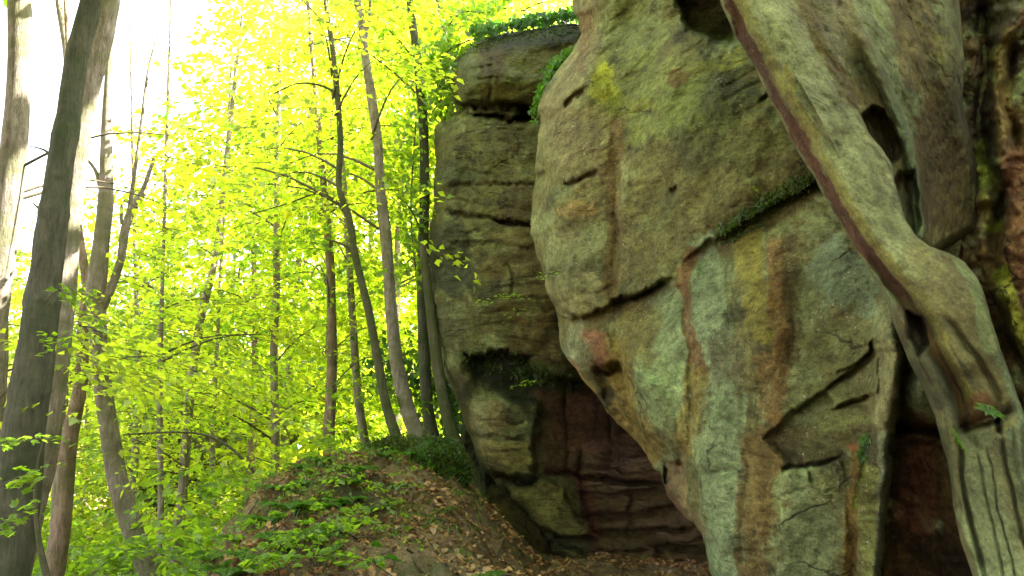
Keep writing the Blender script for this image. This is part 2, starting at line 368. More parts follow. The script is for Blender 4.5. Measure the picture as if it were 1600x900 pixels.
feats = [('crack', [(705, 166), (740, 162), (790, 166), (832, 168), (850, 164)], 5, 0.55), ('ledge', [(705, 166), (740, 162), (790, 168), (850, 166)], 0.3, 14),
         ('crack', [(735, 176), (775, 184), (800, 190), (840, 184)], 4, 0.45), ('crack', [(820, 172), (822, 192)], 7, 0.4),
         ('crack', [(690, 330), (730, 338), (762, 344), (795, 350), (850, 352)], 3.0, 0.16), ('crack', [(770, 345), (850, 352)], 4, 0.25),
         ('crack', [(700, 290), (770, 290), (850, 288)], 2.0, 0.08), ('crack', [(680, 385), (780, 380), (850, 390)], 2, 0.07),
         ('crack', [(796, 410), (800, 440), (798, 465)], 2, 0.08), ('crack', [(765, 60), (768, 120), (766, 160)], 3, 0.05),
         ('bump', 770, 120, 60, 36, 0, 0.20), ('bump', 760, 240, 60, 60, 0, 0.16), ('bump', 760, 440, 60, 80, 0, 0.12),
         ('ledge', [(720, 548), (770, 548), (830, 553), (835, 575), (890, 590), (960, 596), (1060, 600)][::1], 0.5, 70),
         ('block', [(735, 556), (826, 556), (842, 580), (780, 584), (735, 574)], -0.04, 12),
         ('block', [(738, 640), (790, 622), (842, 628), (838, 690), (835, 742), (770, 745), (745, 700)], 0.4, 12),
         ('crack', [(740, 684), (790, 681), (838, 688)], 2.5, 0.1), ('ledge', [(745, 742), (800, 742), (845, 748)], 0.5, 22),
         ('block', [(786, 758), (848, 752), (878, 768), (930, 842), (884, 840), (822, 814)], 0.42, 7), ('block', [(850, 852), (900, 858), (940, 900), (860, 900)], 0.3, 10), ('block', [(955, 870), (985, 845), (1020, 862), (1030, 960), (940, 960)], 0.3, 10), ('crack', [(885, 610), (886, 700), (884, 742)], 3, 0.12), ('crack', [(850, 742), (900, 745), (960, 752), (1040, 758)], 4, 0.3), ('crack', [(955, 610), (950, 740)], 2, 0.06),
         ('ledge', [(900, 770), (960, 768), (1040, 762)], 0.14, 14), ('ledge', [(900, 802), (960, 800), (1060, 790)], 0.18, 12), ('ledge', [(910, 832), (980, 826), (1090, 822)], 0.2, 12),
         ('ledge', [(920, 860), (1000, 856), (1100, 850)], 0.2, 12), ('ledge', [(940, 885), (1100, 876)], 0.2, 10), ('crack', [(985, 770), (982, 860)], 3, 0.1), ('crack', [(905, 690), (910, 780), (930, 840)], 3, 0.15)]
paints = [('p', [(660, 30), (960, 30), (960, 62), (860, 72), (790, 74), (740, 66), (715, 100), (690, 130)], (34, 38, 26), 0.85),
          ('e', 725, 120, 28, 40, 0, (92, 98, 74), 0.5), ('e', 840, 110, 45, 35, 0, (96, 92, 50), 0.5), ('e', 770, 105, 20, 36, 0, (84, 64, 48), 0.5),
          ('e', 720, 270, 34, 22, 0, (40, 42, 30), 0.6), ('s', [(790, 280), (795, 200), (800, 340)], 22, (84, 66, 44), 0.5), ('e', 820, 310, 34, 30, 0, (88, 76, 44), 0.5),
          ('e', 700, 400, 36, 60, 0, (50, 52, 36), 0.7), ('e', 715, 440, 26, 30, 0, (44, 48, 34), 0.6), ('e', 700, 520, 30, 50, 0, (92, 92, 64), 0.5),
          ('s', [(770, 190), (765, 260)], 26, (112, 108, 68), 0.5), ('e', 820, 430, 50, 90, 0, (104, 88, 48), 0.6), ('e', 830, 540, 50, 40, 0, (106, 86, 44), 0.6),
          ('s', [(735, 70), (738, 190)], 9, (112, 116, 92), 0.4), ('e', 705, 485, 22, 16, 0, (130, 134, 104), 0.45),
          ('p', [(726, 550), (830, 552), (845, 590), (890, 596), (890, 640), (840, 632), (812, 640), (790, 620), (740, 602)], (30, 36, 16), 0.85),  # shadow band under the overhang, painted dark together with its moss
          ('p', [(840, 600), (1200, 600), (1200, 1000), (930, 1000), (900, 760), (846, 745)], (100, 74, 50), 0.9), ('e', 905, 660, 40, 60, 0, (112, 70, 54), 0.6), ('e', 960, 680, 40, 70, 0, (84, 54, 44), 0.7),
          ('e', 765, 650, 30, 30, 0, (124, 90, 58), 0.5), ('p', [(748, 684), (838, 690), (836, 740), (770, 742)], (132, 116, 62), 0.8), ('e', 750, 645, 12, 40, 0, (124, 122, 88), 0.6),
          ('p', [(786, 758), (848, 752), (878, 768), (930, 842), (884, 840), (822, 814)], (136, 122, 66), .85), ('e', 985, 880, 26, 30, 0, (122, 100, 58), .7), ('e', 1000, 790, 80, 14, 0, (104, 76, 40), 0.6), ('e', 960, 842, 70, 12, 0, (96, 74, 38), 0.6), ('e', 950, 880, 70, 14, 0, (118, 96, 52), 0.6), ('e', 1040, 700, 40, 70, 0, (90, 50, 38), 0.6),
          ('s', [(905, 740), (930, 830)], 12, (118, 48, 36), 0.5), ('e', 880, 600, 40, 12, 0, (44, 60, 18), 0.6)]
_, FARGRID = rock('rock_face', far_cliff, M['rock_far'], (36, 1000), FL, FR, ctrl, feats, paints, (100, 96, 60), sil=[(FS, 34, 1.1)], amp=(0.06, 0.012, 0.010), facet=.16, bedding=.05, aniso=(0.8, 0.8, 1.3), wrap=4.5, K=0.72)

# leaning slab and step stones under the far cliff
SURF = {}
def lump(name, pts_px, Y, thick, mat, col, label, cat, group=None, seed=1.0, K=0.8, rough=0.04, tilt=0.0, paints=()):
    """a free-standing stone: closed body with its own thickness, outline polygon given where it stands"""
    poly = np.array(pts_px, float); c = poly.mean(0); ang = np.linspace(0, 2 * math.pi, 72, endpoint=False)
    # radial outline
    rad = []
    for a in ang:
        d = np.array([math.cos(a), math.sin(a)]); best = 1
        for k in range(len(poly)):
            p1, p2 = poly[k] - c, poly[(k + 1) % len(poly)] - c; den = d[0] * (p2 - p1)[1] - d[1] * (p2 - p1)[0]
            if abs(den) < 1e-9: continue
            t = (p1[0] * (p2 - p1)[1] - p1[1] * (p2 - p1)[0]) / den; s_ = (p1[0] * d[1] - p1[1] * d[0]) / den
            if t > 0 and -1e-6 <= s_ <= 1 + 1e-6: best = max(best, t)
        rad.append(best)
    rad = np.array(rad); th = np.linspace(0, math.pi, 40); sx = np.sin(th) ** 0.55; cz = np.sign(np.cos(th)) * np.abs(np.cos(th)) ** 0.7
    UU = c[0] + sx[:, None] * (rad * np.cos(ang))[None]; VV = c[1] + sx[:, None] * (rad * np.sin(ang))[None]
    YY = Y - cz[:, None] * thick / 2 + 0 * UU + tilt * (VV - c[1]) / 100
    Q = P(UU, VV, YY) + seed * 3.1
    W = P(UU, VV, YY) + rough * fbm(Q * 2.2, 4)[..., None] * np.array([0.6, 1.4, 1]) + 0.25 * rough * fbm(Q * 11, 3)[..., None]
    n1 = fbm(Q * 4, 4); C = np.ones(UU.shape + (3,)) * lin(col)
    for p in paints:
        _, cx, cy, rx, ry, _r, pc, op = p; m = 1 - np.hypot((UU - cx) / rx, (VV - cy) / ry) * 0.75; C = C + (lin(pc) - C) * (sstep(.15, .4, m + .28 * n1) * op)[..., None]
    C = np.clip(C * LIGHT_TINT * K * (1 + 0.3 * n1[..., None]), .004, .6)
    C[0] = C[0].mean(0); C[-1] = C[-1].mean(0); W[0] = W[0].mean(0); W[-1] = W[-1].mean(0)
    W = np.concatenate([W, W[:, :1]], 1); C = np.concatenate([C, C[:, :1]], 1)
    me = mesh_data(name, W.reshape(-1, 3), gridfaces(40, 73), mat, C.reshape(-1, 3))
    o = part(name, me); SURF[o.name] = W; ctr = W.reshape(-1, 3).mean(0); me.transform(Matrix.Translation([-float(q) for q in ctr])); o.location = [float(q) for q in ctr]
    return tag(o, label, cat, group)
lump('mossy_boulder', [(640, 705), (668, 682), (705, 690), (730, 715), (736, 750), (722, 772), (680, 772), (645, 762), (632, 735)], 9.2, 0.75, M['rock_mossy'], (52, 84, 20),
     'rounded boulder thick with dark green moss at the top of the mound', 'boulder', seed=4, rough=0.07)
lump('rock', [(588, 735), (612, 722), (640, 738), (652, 758), (640, 772), (606, 768)], 8.9, 0.4, M['rock_mossy'], (96, 86, 50), 'small flat stone lying in the leaves just left of the mossy boulder', 'rock', seed=5)
lump('mossy_boulder', [(560, 705), (590, 690), (640, 686), (665, 700), (650, 735), (600, 735), (565, 725)], 10.2, 0.6, M['rock_mossy'], (84, 100, 36), 'low moss-patched stone under the twin thin trunks on the mound', 'boulder', seed=6)
lump('rock', [(470, 800), (500, 780), (540, 795), (545, 830), (500, 845), (465, 830)], 7.75, 0.5, M['rock_mossy'], (60, 58, 32), 'added dark stone in place of a dark soil patch in the middle of the mound', 'rock', seed=12, rough=.08)  # stone added to stand for dark soil on the mound face
lump('rock', [(405, 835), (435, 815), (465, 830), (470, 865), (430, 880), (400, 865)], 7.3, 0.5, M['rock_mossy'], (56, 60, 28), 'added dark mossy stone in place of a dark soil patch low on the left of the mound', 'rock', seed=13, rough=.08)  # second added stone, standing for dark soil lower down
# rocks far off among the trees
lump('outcrop', [(190, 690), (215, 655), (260, 640), (300, 650), (345, 690), (350, 760), (300, 800), (200, 790)], 22, 3, M['rock_far'], (84, 86, 66), 'dark grey outcrop in the valley behind the leaning forked tree', 'rock', seed=7, rough=.3)
lump('outcrop', [(330, 650), (380, 600), (450, 570), (540, 560), (590, 600), (600, 700), (480, 740), (350, 740)], 27, 4, M['rock_far'], (120, 126, 96), 'wide pale green outcrop seen through the thin trunks beyond the mound', 'rock', seed=8, rough=.4)

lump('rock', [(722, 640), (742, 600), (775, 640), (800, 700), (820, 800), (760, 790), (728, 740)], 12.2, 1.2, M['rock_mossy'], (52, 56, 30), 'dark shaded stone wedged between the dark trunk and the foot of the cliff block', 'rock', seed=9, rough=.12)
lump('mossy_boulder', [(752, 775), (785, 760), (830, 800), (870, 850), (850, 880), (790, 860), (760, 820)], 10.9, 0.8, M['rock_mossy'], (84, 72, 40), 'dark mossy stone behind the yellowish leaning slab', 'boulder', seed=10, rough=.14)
# ---- main boulder
ML = [(935, -330), (920, -250), (900, -150), (893, 0), (901, 30), (905, 55), (893, 82), (872, 108), (850, 140), (842, 165), (843, 200), (838, 250), (834, 300), (832, 360), (838, 400), (852, 440), (866, 480), (874, 520),
      (885, 560), (905, 590), (930, 615), (955, 650), (1000, 700), (1035, 745), (1046, 765), (1060, 800), (1090, 830), (1100, 860), (1112, 900), (1135, 1000)]
MR = [(1560, -330), (1560, 0), (1500, 400), (1440, 450), (1420, 480), (1424, 560), (1412, 640), (1400, 668), (1394, 700), (1386, 800), (1372, 900), (1360, 1000)]
main = empty('boulder', (1.2, 5.8, 0.5), 'huge pale bulging sandstone boulder with moss ledge, yellow lichen and rusty streaks, overhanging the path', 'boulder')
ctrl = [(900, -600, 8.2), (900, 0, 7.7), (840, 200, 7.7), (835, 350, 7.6), (870, 520, 7.3), (960, 200, 6.9), (960, 400, 6.8), (1050, 100, 6.5), (1050, 300, 6.3), (1200, 200, 5.7), (1300, 350, 5.2), (1420, 500, 4.7),
        (1000, 580, 6.3), (1100, 560, 5.8), (1090, 720, 5.8), (1200, 650, 5.3), (1300, 800, 5.2), (1380, 800, 4.95), (1120, 900, 5.8), (1000, 700, 6.9), (1200, -600, 7.2), (1560, -600, 6.2), (1500, 0, 5.2), (1360, 600, 4.8),
        (1250, 960, 5.5), (950, 620, 7.0)]
feats = [('bump', 900, 250, 60, 150, 0, 0.25), ('bump', 1080, 170, 110, 120, 0, 0.25), ('bump', 960, -100, 60, 120, 0, 0.2),
         ('block', [(1056, -60), (1062, 22), (1074, 45), (1098, 54), (1122, 60), (1150, 64), (1150, -60)], -1.2, 12),
         ('crack', [(880, 172), (896, 156), (914, 140)], 3.5, 0.16), ('crack', [(886, 285), (905, 282), (936, 266)], 3.5, 0.14), ('crack', [(835, 285), (850, 268)], 4, 0.2), ('crack', [(1048, 305), (1062, 294)], 4, 0.12),
         ('crack', [(960, 195), (966, 300), (958, 400), (956, 470)], 7, 0.05), ('crack', [(1185, 160), (1202, 148)], 2.5, 0.1),
         ('ledge', [(868, 482), (890, 498), (910, 496), (940, 482), (965, 470), (1000, 458), (1030, 436), (1058, 424)], 0.32, 42), ('crack', [(955, 474), (985, 466), (1010, 458), (1040, 432)], 3.5, 0.28),
         ('crack', [(868, 478), (890, 496), (912, 500)], 4, 0.2),
         ('ledge', [(1060, 410), (1095, 385), (1140, 362), (1180, 330), (1235, 300), (1290, 272), (1340, 260)], 0.16, 50),
         ('bump', 1110, 560, 60, 150, 0, 0.14), ('bump', 1010, 600, 26, 90, -28, 0.22), ('bump', 1200, 520, 42, 110, 0, 0.12),
         ('ledge', [(1190, 684), (1212, 672), (1236, 640), (1262, 622), (1290, 602), (1320, 580), (1350, 560), (1372, 520)], 0.17, 75), ('crack', [(1196, 684), (1214, 668), (1236, 642), (1284, 610)], 2.5, 0.12),
         ('crack', [(1310, 578), (1336, 570), (1358, 552), (1372, 522)], 2, 0.1),
         ('block', [(1290, 606), (1330, 585), (1370, 560), (1372, 612), (1340, 620), (1308, 636)], 0.10, 7), ('crack', [(1306, 638), (1335, 628), (1362, 616)], 2.2, 0.12),
         ('bump', 1392, 570, 26, 105, 4, 0.42), ('crack', [(1410, 480), (1414, 560), (1408, 640)], 5, 0.3),
         ('ledge', [(1218, 738), (1260, 728), (1310, 716), (1350, 690), (1400, 676)][::-1], -0.0, 10), ('block', [(1220, 742), (1250, 732), (1312, 716), (1326, 750), (1318, 1000), (1212, 1000)], 0.05, 16),
         ('crack', [(1218, 742), (1262, 730), (1316, 716)], 3, 0.18), ('crack', [(1262, 738), (1268, 756)], 3, 0.06), ('crack', [(1222, 772), (1262, 764), (1300, 770)], 1.5, 0.03),
         ('block', [(1330, 700), (1370, 676), (1402, 672), (1392, 1000), (1340, 1000)], 0.10, 22), ('crack', [(1370, 676), (1346, 720), (1338, 800), (1330, 900)], 5, 0.04),
         ('crack', [(1108, 738), (1160, 738)], 2, 0.05), ('crack', [(1165, 690), (1162, 800), (1158, 900)], 4, 0.02),
         # undercut left flank
         ('ledge', [(960, 560), (975, 600), (1000, 660), (1040, 700), (1052, 720)], 0.38, 60), ('block', [(912, 512), (950, 518), (966, 560), (940, 588), (918, 580)], 0.06, 10),
         ('crack', [(925, 575), (948, 590), (965, 575)], 4, 0.2), ('crack', [(940, 600), (960, 640), (1000, 690), (1035, 735)], 5, 0.16), ('block', [(1034, 722), (1060, 724), (1062, 745), (1040, 752)], -0.35, 6),
         ('crack', [(1060, 410), (1062, 450), (1075, 520), (1082, 600), (1074, 700)], 6, 0.06), ('crack', [(884, 520), (898, 560)], 6, 0.14)]
GREY, PALE, PGRN, BRN, RUST, YEL, OLV, DRK, RED = (128, 122, 88), (150, 148, 112), (138, 152, 116), (112, 88, 52), (138, 92, 48), (152, 136, 40), (104, 98, 44), (46, 44, 26), (130, 72, 56)
paints = [('s', [(910, 0), (920, 60), (890, 120), (868, 200)], 24, (140, 122, 92), .7), ('s', [(918, 20), (905, 110)], 8, (124, 88, 62), .6), ('e', 985, 40, 50, 70, 0, (128, 132, 88), .7),
          ('e', 1000, 150, 90, 70, 0, (132, 136, 72), .7), ('e', 938, 135, 22, 34, 0, (174, 172, 34), .9), ('e', 962, 165, 16, 26, 10, (140, 144, 36), .8), ('e', 1010, 165, 30, 10, 0, (146, 146, 40), .6),
          ('e', 1090, 170, 80, 50, 0, (120, 130, 68), .6), ('e', 1060, 122, 18, 12, 0, (106, 76, 26), .8), ('s', [(1080, 110), (1120, 100), (1160, 78)], 9, (120, 116, 34), .7), ('s', [(1130, 105), (1165, 92)], 7, (150, 146, 40), .6),
          ('e', 920, 230, 50, 80, 0, (138, 122, 88), .7), ('e', 905, 325, 36, 12, -5, (150, 120, 74), .7), ('e', 890, 380, 50, 40, 0, (142, 142, 104), .6), ('e', 900, 450, 40, 34, 0, (150, 142, 100), .6),
          ('s', [(966, 185), (962, 250), (958, 350), (954, 460)], 11, (118, 86, 48), .65), ('s', [(975, 250), (972, 440)], 8, (150, 138, 98), .4),
          ('e', 1130, 160, 50, 36, -30, (84, 84, 56), .75), ('e', 1090, 235, 50, 40, 0, (78, 80, 56), .55), ('e', 1155, 250, 40, 26, 0, (88, 82, 56), .6), ('e', 1100, 330, 110, 50, 0, (108, 102, 62), .65), ('e', 1000, 400, 50, 50, 0, (106, 96, 58), .6),
          ('s', [(1110, 385), (1160, 345), (1210, 310), (1290, 268)], 34, (88, 78, 34), .8), ('s', [(1135, 368), (1180, 335), (1232, 300), (1284, 280)], 14, (56, 70, 18), .9), ('e', 1186, 290, 7, 5, 0, (170, 190, 40), .9),
          ('s', [(1150, 240), (1240, 210)], 30, (116, 118, 68), .5), ('e', 1230, 160, 40, 60, 0, (122, 130, 88), .6),
          ('p', [(1020, 440), (1056, 430), (1068, 480), (1076, 560), (1060, 600), (1010, 520)], PGRN, .7), ('e', 1035, 610, 50, 60, -20, (142, 158, 112), .8), ('s', [(1100, 400), (1110, 520), (1115, 600)], 30, (136, 150, 120), .75),
          ('s', [(1078, 400), (1066, 440), (1078, 520), (1092, 580)], 10, (122, 80, 44), .8), ('s', [(1086, 590), (1082, 640), (1072, 700)], 17, (136, 112, 46), .7), ('e', 1135, 570, 26, 60, 0, (104, 98, 74), .7),
          ('s', [(1168, 375), (1180, 450), (1192, 520)], 22, (138, 124, 46), .8), ('s', [(1212, 380), (1216, 500), (1222, 600), (1214, 650)], 15, (134, 94, 46), .7), ('s', [(1232, 370), (1238, 560)], 12, (92, 72, 44), .6), ('s', [(1190, 560), (1196, 640)], 12, (124, 96, 48), .7),
          ('e', 1270, 470, 30, 80, 0, (120, 124, 84), .6), ('e', 1320, 430, 50, 70, -30, (124, 140, 116), .8), ('e', 1320, 540, 50, 40, 0, (116, 116, 72), .6), ('e', 1300, 560, 14, 10, 0, (76, 66, 44), .7),
          ('e', 1290, 610, 60, 20, -20, (106, 108, 64), .6), ('p', [(1215, 690), (1250, 660), (1300, 640), (1360, 630), (1366, 680), (1300, 716), (1222, 738)], (92, 84, 48), .8), ('e', 1310, 650, 50, 16, 0, (120, 120, 72), .7), ('e', 1230, 720, 22, 16, 0, (72, 54, 36), .7),
          ('e', 1392, 570, 22, 100, 4, (150, 144, 104), .8), ('e', 1335, 700, 12, 8, 0, (140, 78, 40), .7),
          ('s', [(1130, 640), (1128, 740), (1140, 900)], 40, (144, 158, 122), .8), ('s', [(1190, 690), (1184, 800), (1178, 960)], 26, (124, 100, 56), .85), ('s', [(1196, 700), (1186, 780)], 10, (96, 74, 40), .6), ('s', [(1158, 720), (1156, 900)], 7, (110, 84, 50), .6),
          ('e', 1262, 760, 50, 24, 0, (148, 156, 108), .8), ('s', [(1262, 790), (1250, 960)], 44, (146, 156, 112), .75), ('e', 1290, 770, 20, 30, 0, (138, 134, 70), .5), ('s', [(1340, 720), (1330, 800), (1320, 960)], 12, (128, 96, 34), .85),
          ('s', [(1358, 740), (1350, 960)], 12, (140, 140, 70), .6), ('s', [(1380, 690), (1382, 800), (1366, 960)], 14, (144, 148, 120), .8), ('s', [(1352, 685), (1345, 725)], 6, (50, 120, 20), .9), ('s', [(1345, 730), (1338, 790)], 5, (110, 116, 20), .8),
          ('e', 900, 540, 20, 34, 0, (144, 146, 116), .7), ('e', 890, 552, 12, 8, 0, (180, 184, 156), .6), ('p', [(914, 516), (948, 520), (962, 560), (940, 584), (920, 576)], (138, 84, 60), .85),
          ('s', [(930, 505), (955, 485)], 12, (104, 92, 36), .8), ('s', [(965, 540), (960, 600), (980, 650), (1020, 700)], 22, (144, 120, 48), .8), ('s', [(900, 590), (960, 660), (1010, 715)], 12, (150, 122, 58), .75), ('e', 946, 620, 14, 16, 0, (52, 46, 22), .8), ('e', 890, 580, 14, 16, 0, (150, 100, 60), .6),
          ('s', [(1050, 730), (1066, 790), (1096, 830)], 12, (160, 130, 96), .7), ('s', [(1040, 760), (1062, 810)], 7, (124, 74, 48), .7), ('e', 1000, 510, 34, 40, 0, (116, 100, 50), .7)]
_, MAINGRID = rock('rock_face', main, M['rock_main'], (-330, 1000), ML, MR, ctrl, feats, paints, (120, 114, 76), du=2.6, dv=2.8,
     sil=[(ML, 46, 0.9), ([p for p in MR if p[1] >= 450], 16, 0.35)], amp=(0.04, 0.010, 0.010), facet=.14, bedding=.022, wrap=2.6, K=0.74, seed=5)

# ---- dark recessed wall behind everything on the right
back = empty('cliff_wall', (3.0, 5.0, 0.0), 'dark mossy red-brown rock wall recessed behind the slanting pale rib', 'cliff')
ctrl = [(1380, -600, 6.2), (1950, -600, 5), (1380, -930, 6.2), (1950, -930, 5.2), (1400, 0, 5.3), (1600, 0, 4.5), (1600, 300, 4.35), (1500, 300, 4.55), (1420, 600, 4.95), (1600, 600, 4.4), (1400, 900, 5.4), (1500, 900, 5.3), (1800, 500, 3.6), (1950, 1000, 3.3), (1560, 900, 4.6), (1700, 0, 4.0)]
feats = [('crack', [(1530, -20), (1540, 100), (1530, 200), (1560, 300), (1550, 420)], 9, 0.25), ('crack', [(1580, 60), (1570, 160), (1590, 220)], 8, 0.2), ('ridge', [(1595, 0), (1560, 100), (1570, 240), (1535, 330)], 18, 0.25),
         ('crack', [(1380, 660), (1420, 672), (1480, 680)], 6, 0.4), ('bump', 1440, 610, 24, 50, 0, 0.5), ('block', [(1400, 690), (1500, 690), (1530, 1000), (1390, 1000)], -0.15, 14), ('bump', 1590, 380, 50, 120, 0, .3), ('ridge', [(1560, 440), (1590, 520), (1640, 620)], 20, 0.2)]
paints = [('p', [(1570, 230), (1700, 200), (1700, 700), (1600, 560), (1560, 400)], (108, 70, 48), .8), ('s', [(1535, 230), (1545, 300), (1548, 350)], 13, (132, 138, 20), .85), ('s', [(1560, 430), (1585, 500), (1620, 580)], 14, (122, 118, 22), .85),
          ('s', [(1570, 0), (1560, 90), (1578, 200)], 14, (110, 88, 36), .6), ('e', 1500, 330, 60, 60, 0, (96, 78, 44), .7), ('e', 1440, 610, 24, 44, 0, (110, 122, 96), .8), ('e', 1440, 760, 40, 80, 0, (110, 66, 44), .7), ('e', 1470, 740, 20, 40, 0, (56, 62, 20), .5),
          ('e', 1545, 0, 50, 60, 0, (30, 22, 12), .8), ('s', [(1545, 200), (1560, 330)], 12, (24, 22, 12), .7)]
rock('rock_face', back, M['rock_mossy'], (-930, 1050), [(1330, -930), (1360, -300), (1360, 1050)], [(2100, -930), (2100, 1050)], ctrl, feats, paints, (84, 64, 38), du=3.5, dv=4, amp=(0.09, 0.04, 0.018), nfreq=(2.0,), wrap=0.9, K=1.6, seed=11)

# ---- slanting rib
RL = [(1120, -600), (1112, -120), (1124, 0), (1146, 50), (1178, 105), (1222, 190), (1262, 265), (1318, 355), (1368, 440), (1388, 480), (1404, 520), (1436, 590), (1462, 650), (1480, 720), (1490, 790), (1502, 840), (1524, 900), (1560, 1000)]
RP = [(1600, -600), (1520, -100), (1500, 0), (1506, 90), (1504, 170), (1528, 250), (1540, 320), (1524, 362), (1486, 382), (1450, 402)]
RR = [(1600, -600), (1350, -100), (1310, 0), (1326, 110), (1345, 185), (1356, 208), (1378, 230), (1396, 254), (1404, 300), (1416, 345), (1434, 370), (1454, 386), (1482, 396), (1506, 410), (1524, 436), (1536, 472), (1552, 520), (1572, 580), (1600, 650), (1660, 740), (1760, 1000)]
rib = empty('rock_rib', (1.6, 3.0, 0.0), 'long pale rock rib slanting across the cliff with a red-brown groove down its length', 'rock')
ctrl = [(1120, -600, 5.2), (1600, -600, 5.0), (1124, 0, 4.1), (1300, 0, 4.0), (1500, 0, 4.15), (1260, 260, 3.7), (1340, 250, 3.62), (1500, 300, 3.72), (1400, 480, 3.35), (1480, 500, 3.25), (1460, 650, 3.15), (1560, 650, 3.1), (1500, 900, 2.95), (1650, 900, 2.8), (1450, 380, 3.5), (1440, 200, 3.9)]
stripe = [(1120, -60), (1138, 0), (1168, 70), (1198, 125), (1240, 200), (1286, 285), (1338, 370), (1388, 440), (1412, 470), (1448, 512), (1476, 575), (1500, 640), (1520, 690)]
feats = [('crack', stripe, 13, 0.10), ('ridge', [(p[0] - 16, p[1] + 6) for p in stripe], 10, 0.03), ('ridge', [(1190, 0), (1260, 110), (1330, 210), (1400, 330), (1440, 420), (1480, 500), (1520, 600)], 60, 0.04),
         ('crack', [(1240, 0), (1275, 80), (1330, 140), (1352, 170)], 14, 0.02), ('crack', [(1290, 90), (1320, 150)], 5, .04),
         ('crack', [(1480, 500), (1530, 560), (1560, 640)], 5, 0.04), ('block', [(1418, 490), (1440, 500), (1452, 540), (1440, 556), (1424, 530)], -0.25, 10),
         ('ledge', [(1590, 648), (1545, 655), (1512, 668), (1500, 672)], 0.10, 16), ('crack', [(1500, 672), (1545, 660), (1572, 650)], 5, 0.12), ('crack', [(1560, 652), (1562, 674)], 4, 0.14), ('crack', [(1502, 690), (1510, 780), (1540, 900)], 3.5, 0.05), ('crack', [(1565, 680), (1580, 760), (1612, 900)], 3, 0.03),
         ('crack', [(1530, 700), (1546, 800), (1572, 920)], 2, 0.015), ('crack', [(1480, 700), (1500, 800)], 6, 0.05), ('crack', [(1546, 700), (1560, 800), (1590, 920)], 1.6, .015), ('crack', [(1590, 560), (1600, 640), (1630, 760)], 4, .03),
         ('ridge', [(1588, 660), (1598, 740), (1640, 860)], 8, .03)]
PNT = paints = [('p', [(1100, -600), (1560, -600), (1510, 0), (1300, 0), (1250, 60), (1180, 0)], (120, 112, 70), .6),
          ('s', [(1420, -100), (1400, 40), (1420, 90)], 44, (124, 104, 54), .7), ('s', [(1360, 0), (1390, 110), (1415, 190)], 22, (140, 150, 104), .7), ('s', [(1250, 0), (1290, 90), (1340, 160)], 14, (120, 100, 50), .8),
          ('s', [(1195, 0), (1240, 90), (1300, 190), (1370, 300), (1430, 400)], 38, (160, 160, 116), .8), ('s', [(1300, 90), (1330, 160)], 10, (96, 74, 40), .6), ('s', [(1480, -60), (1488, 60), (1490, 140)], 18, (128, 124, 78), .6),
          ('e', 1470, 260, 50, 120, 0, (110, 88, 50), .85), ('e', 1500, 160, 26, 50, 0, (100, 88, 56), .6), ('e', 1500, 330, 40, 50, 0, (112, 92, 42), .7), ('e', 1480, 180, 16, 40, 0, (92, 84, 56), .5),
          ('s', [(1396, 160), (1420, 230), (1430, 300), (1438, 372)], 9, (138, 152, 112), .9),
          ('s', [(1450, 400), (1500, 470), (1540, 570), (1570, 640)], 40, (146, 130, 80), .6), ('s', [(1500, 410), (1525, 460), (1550, 540)], 12, (150, 160, 112), .7), ('s', [(1570, 560), (1600, 660)], 14, (128, 142, 112), .7),
          ('s', [(p[0] + 16, p[1] - 6) for p in stripe], 9, (150, 136, 62), .7), ('s', stripe[:9], 9.5, (98, 58, 42), .95), ('s', stripe[8:], 7, (116, 80, 36), .85), ('s', [(1225, 105), (1240, 140)], 5, (160, 140, 30), .6),
          ('s', [(p[0] - 18, p[1] + 6) for p in stripe[2:9]], 9, (128, 132, 98), .8), ('e', 1420, 500, 20, 40, -20, (110, 88, 56), .6),
          ('e', 1530, 640, 24, 24, 0, (142, 88, 44), .75), ('p', [(1502, 672), (1556, 664), (1566, 760), (1600, 900), (1560, 1000), (1512, 780)], (146, 150, 112), .7), ('s', [(1560, 700), (1600, 840)], 16, (134, 124, 84), .6), ('s', [(1582, 680), (1604, 760), (1650, 900)], 14, (124, 132, 104), .7),
          ('s', [(1470, 680), (1486, 790)], 12, (60, 66, 26), .6), ('s', [(1500, 800), (1540, 900)], 8, (156, 164, 120), .6)]
pf = [('block', [(1340, 196), (1350, 178), (1364, 169), (1380, 176), (1394, 194), (1405, 216), (1411, 238), (1406, 250), (1396, 256), (1380, 256), (1352, 240), (1340, 220)], -0.24, 9),
      ('block', [(1396, 288), (1408, 272), (1424, 272), (1432, 300), (1437, 352), (1428, 372), (1408, 372), (1396, 330)], -0.16, 10), ('ridge', [(1340, 40), (1376, 120), (1408, 190), (1425, 250), (1434, 320), (1444, 388)], 12, 0.11),
      ('bump', 1480, 90, 26, 90, 0, 0.10), ('bump', 1470, 240, 34, 120, 0, -0.08), ('crack', [(1420, 0), (1406, 100)], 16, 0.04)]
pc = [(1200, -600, 5.4), (1600, -600, 5.2), (1200, 0, 4.2), (1320, 0, 4.03), (1500, 0, 4.35), (1340, 200, 3.72), (1420, 200, 3.95), (1500, 300, 4.3), (1400, 390, 3.75), (1500, 400, 4.3)]
rock('side_face', rib, M['rock_rib'], (-600, 400), [(1180, -600), (1180, 0), (1340, 300), (1400, 400)], RP, pc, pf, PNT, (128, 116, 76), du=2.4, dv=2.6, sil=[(RP, 16, 0.3)], amp=(0.03, 0.012, 0.008), nfreq=(1.6,), wrap=1.1, K=0.5, seed=23, facet=.05, axis=RIBDIR, aniso=(1.1, 1.1, 0.7), edge=.01)
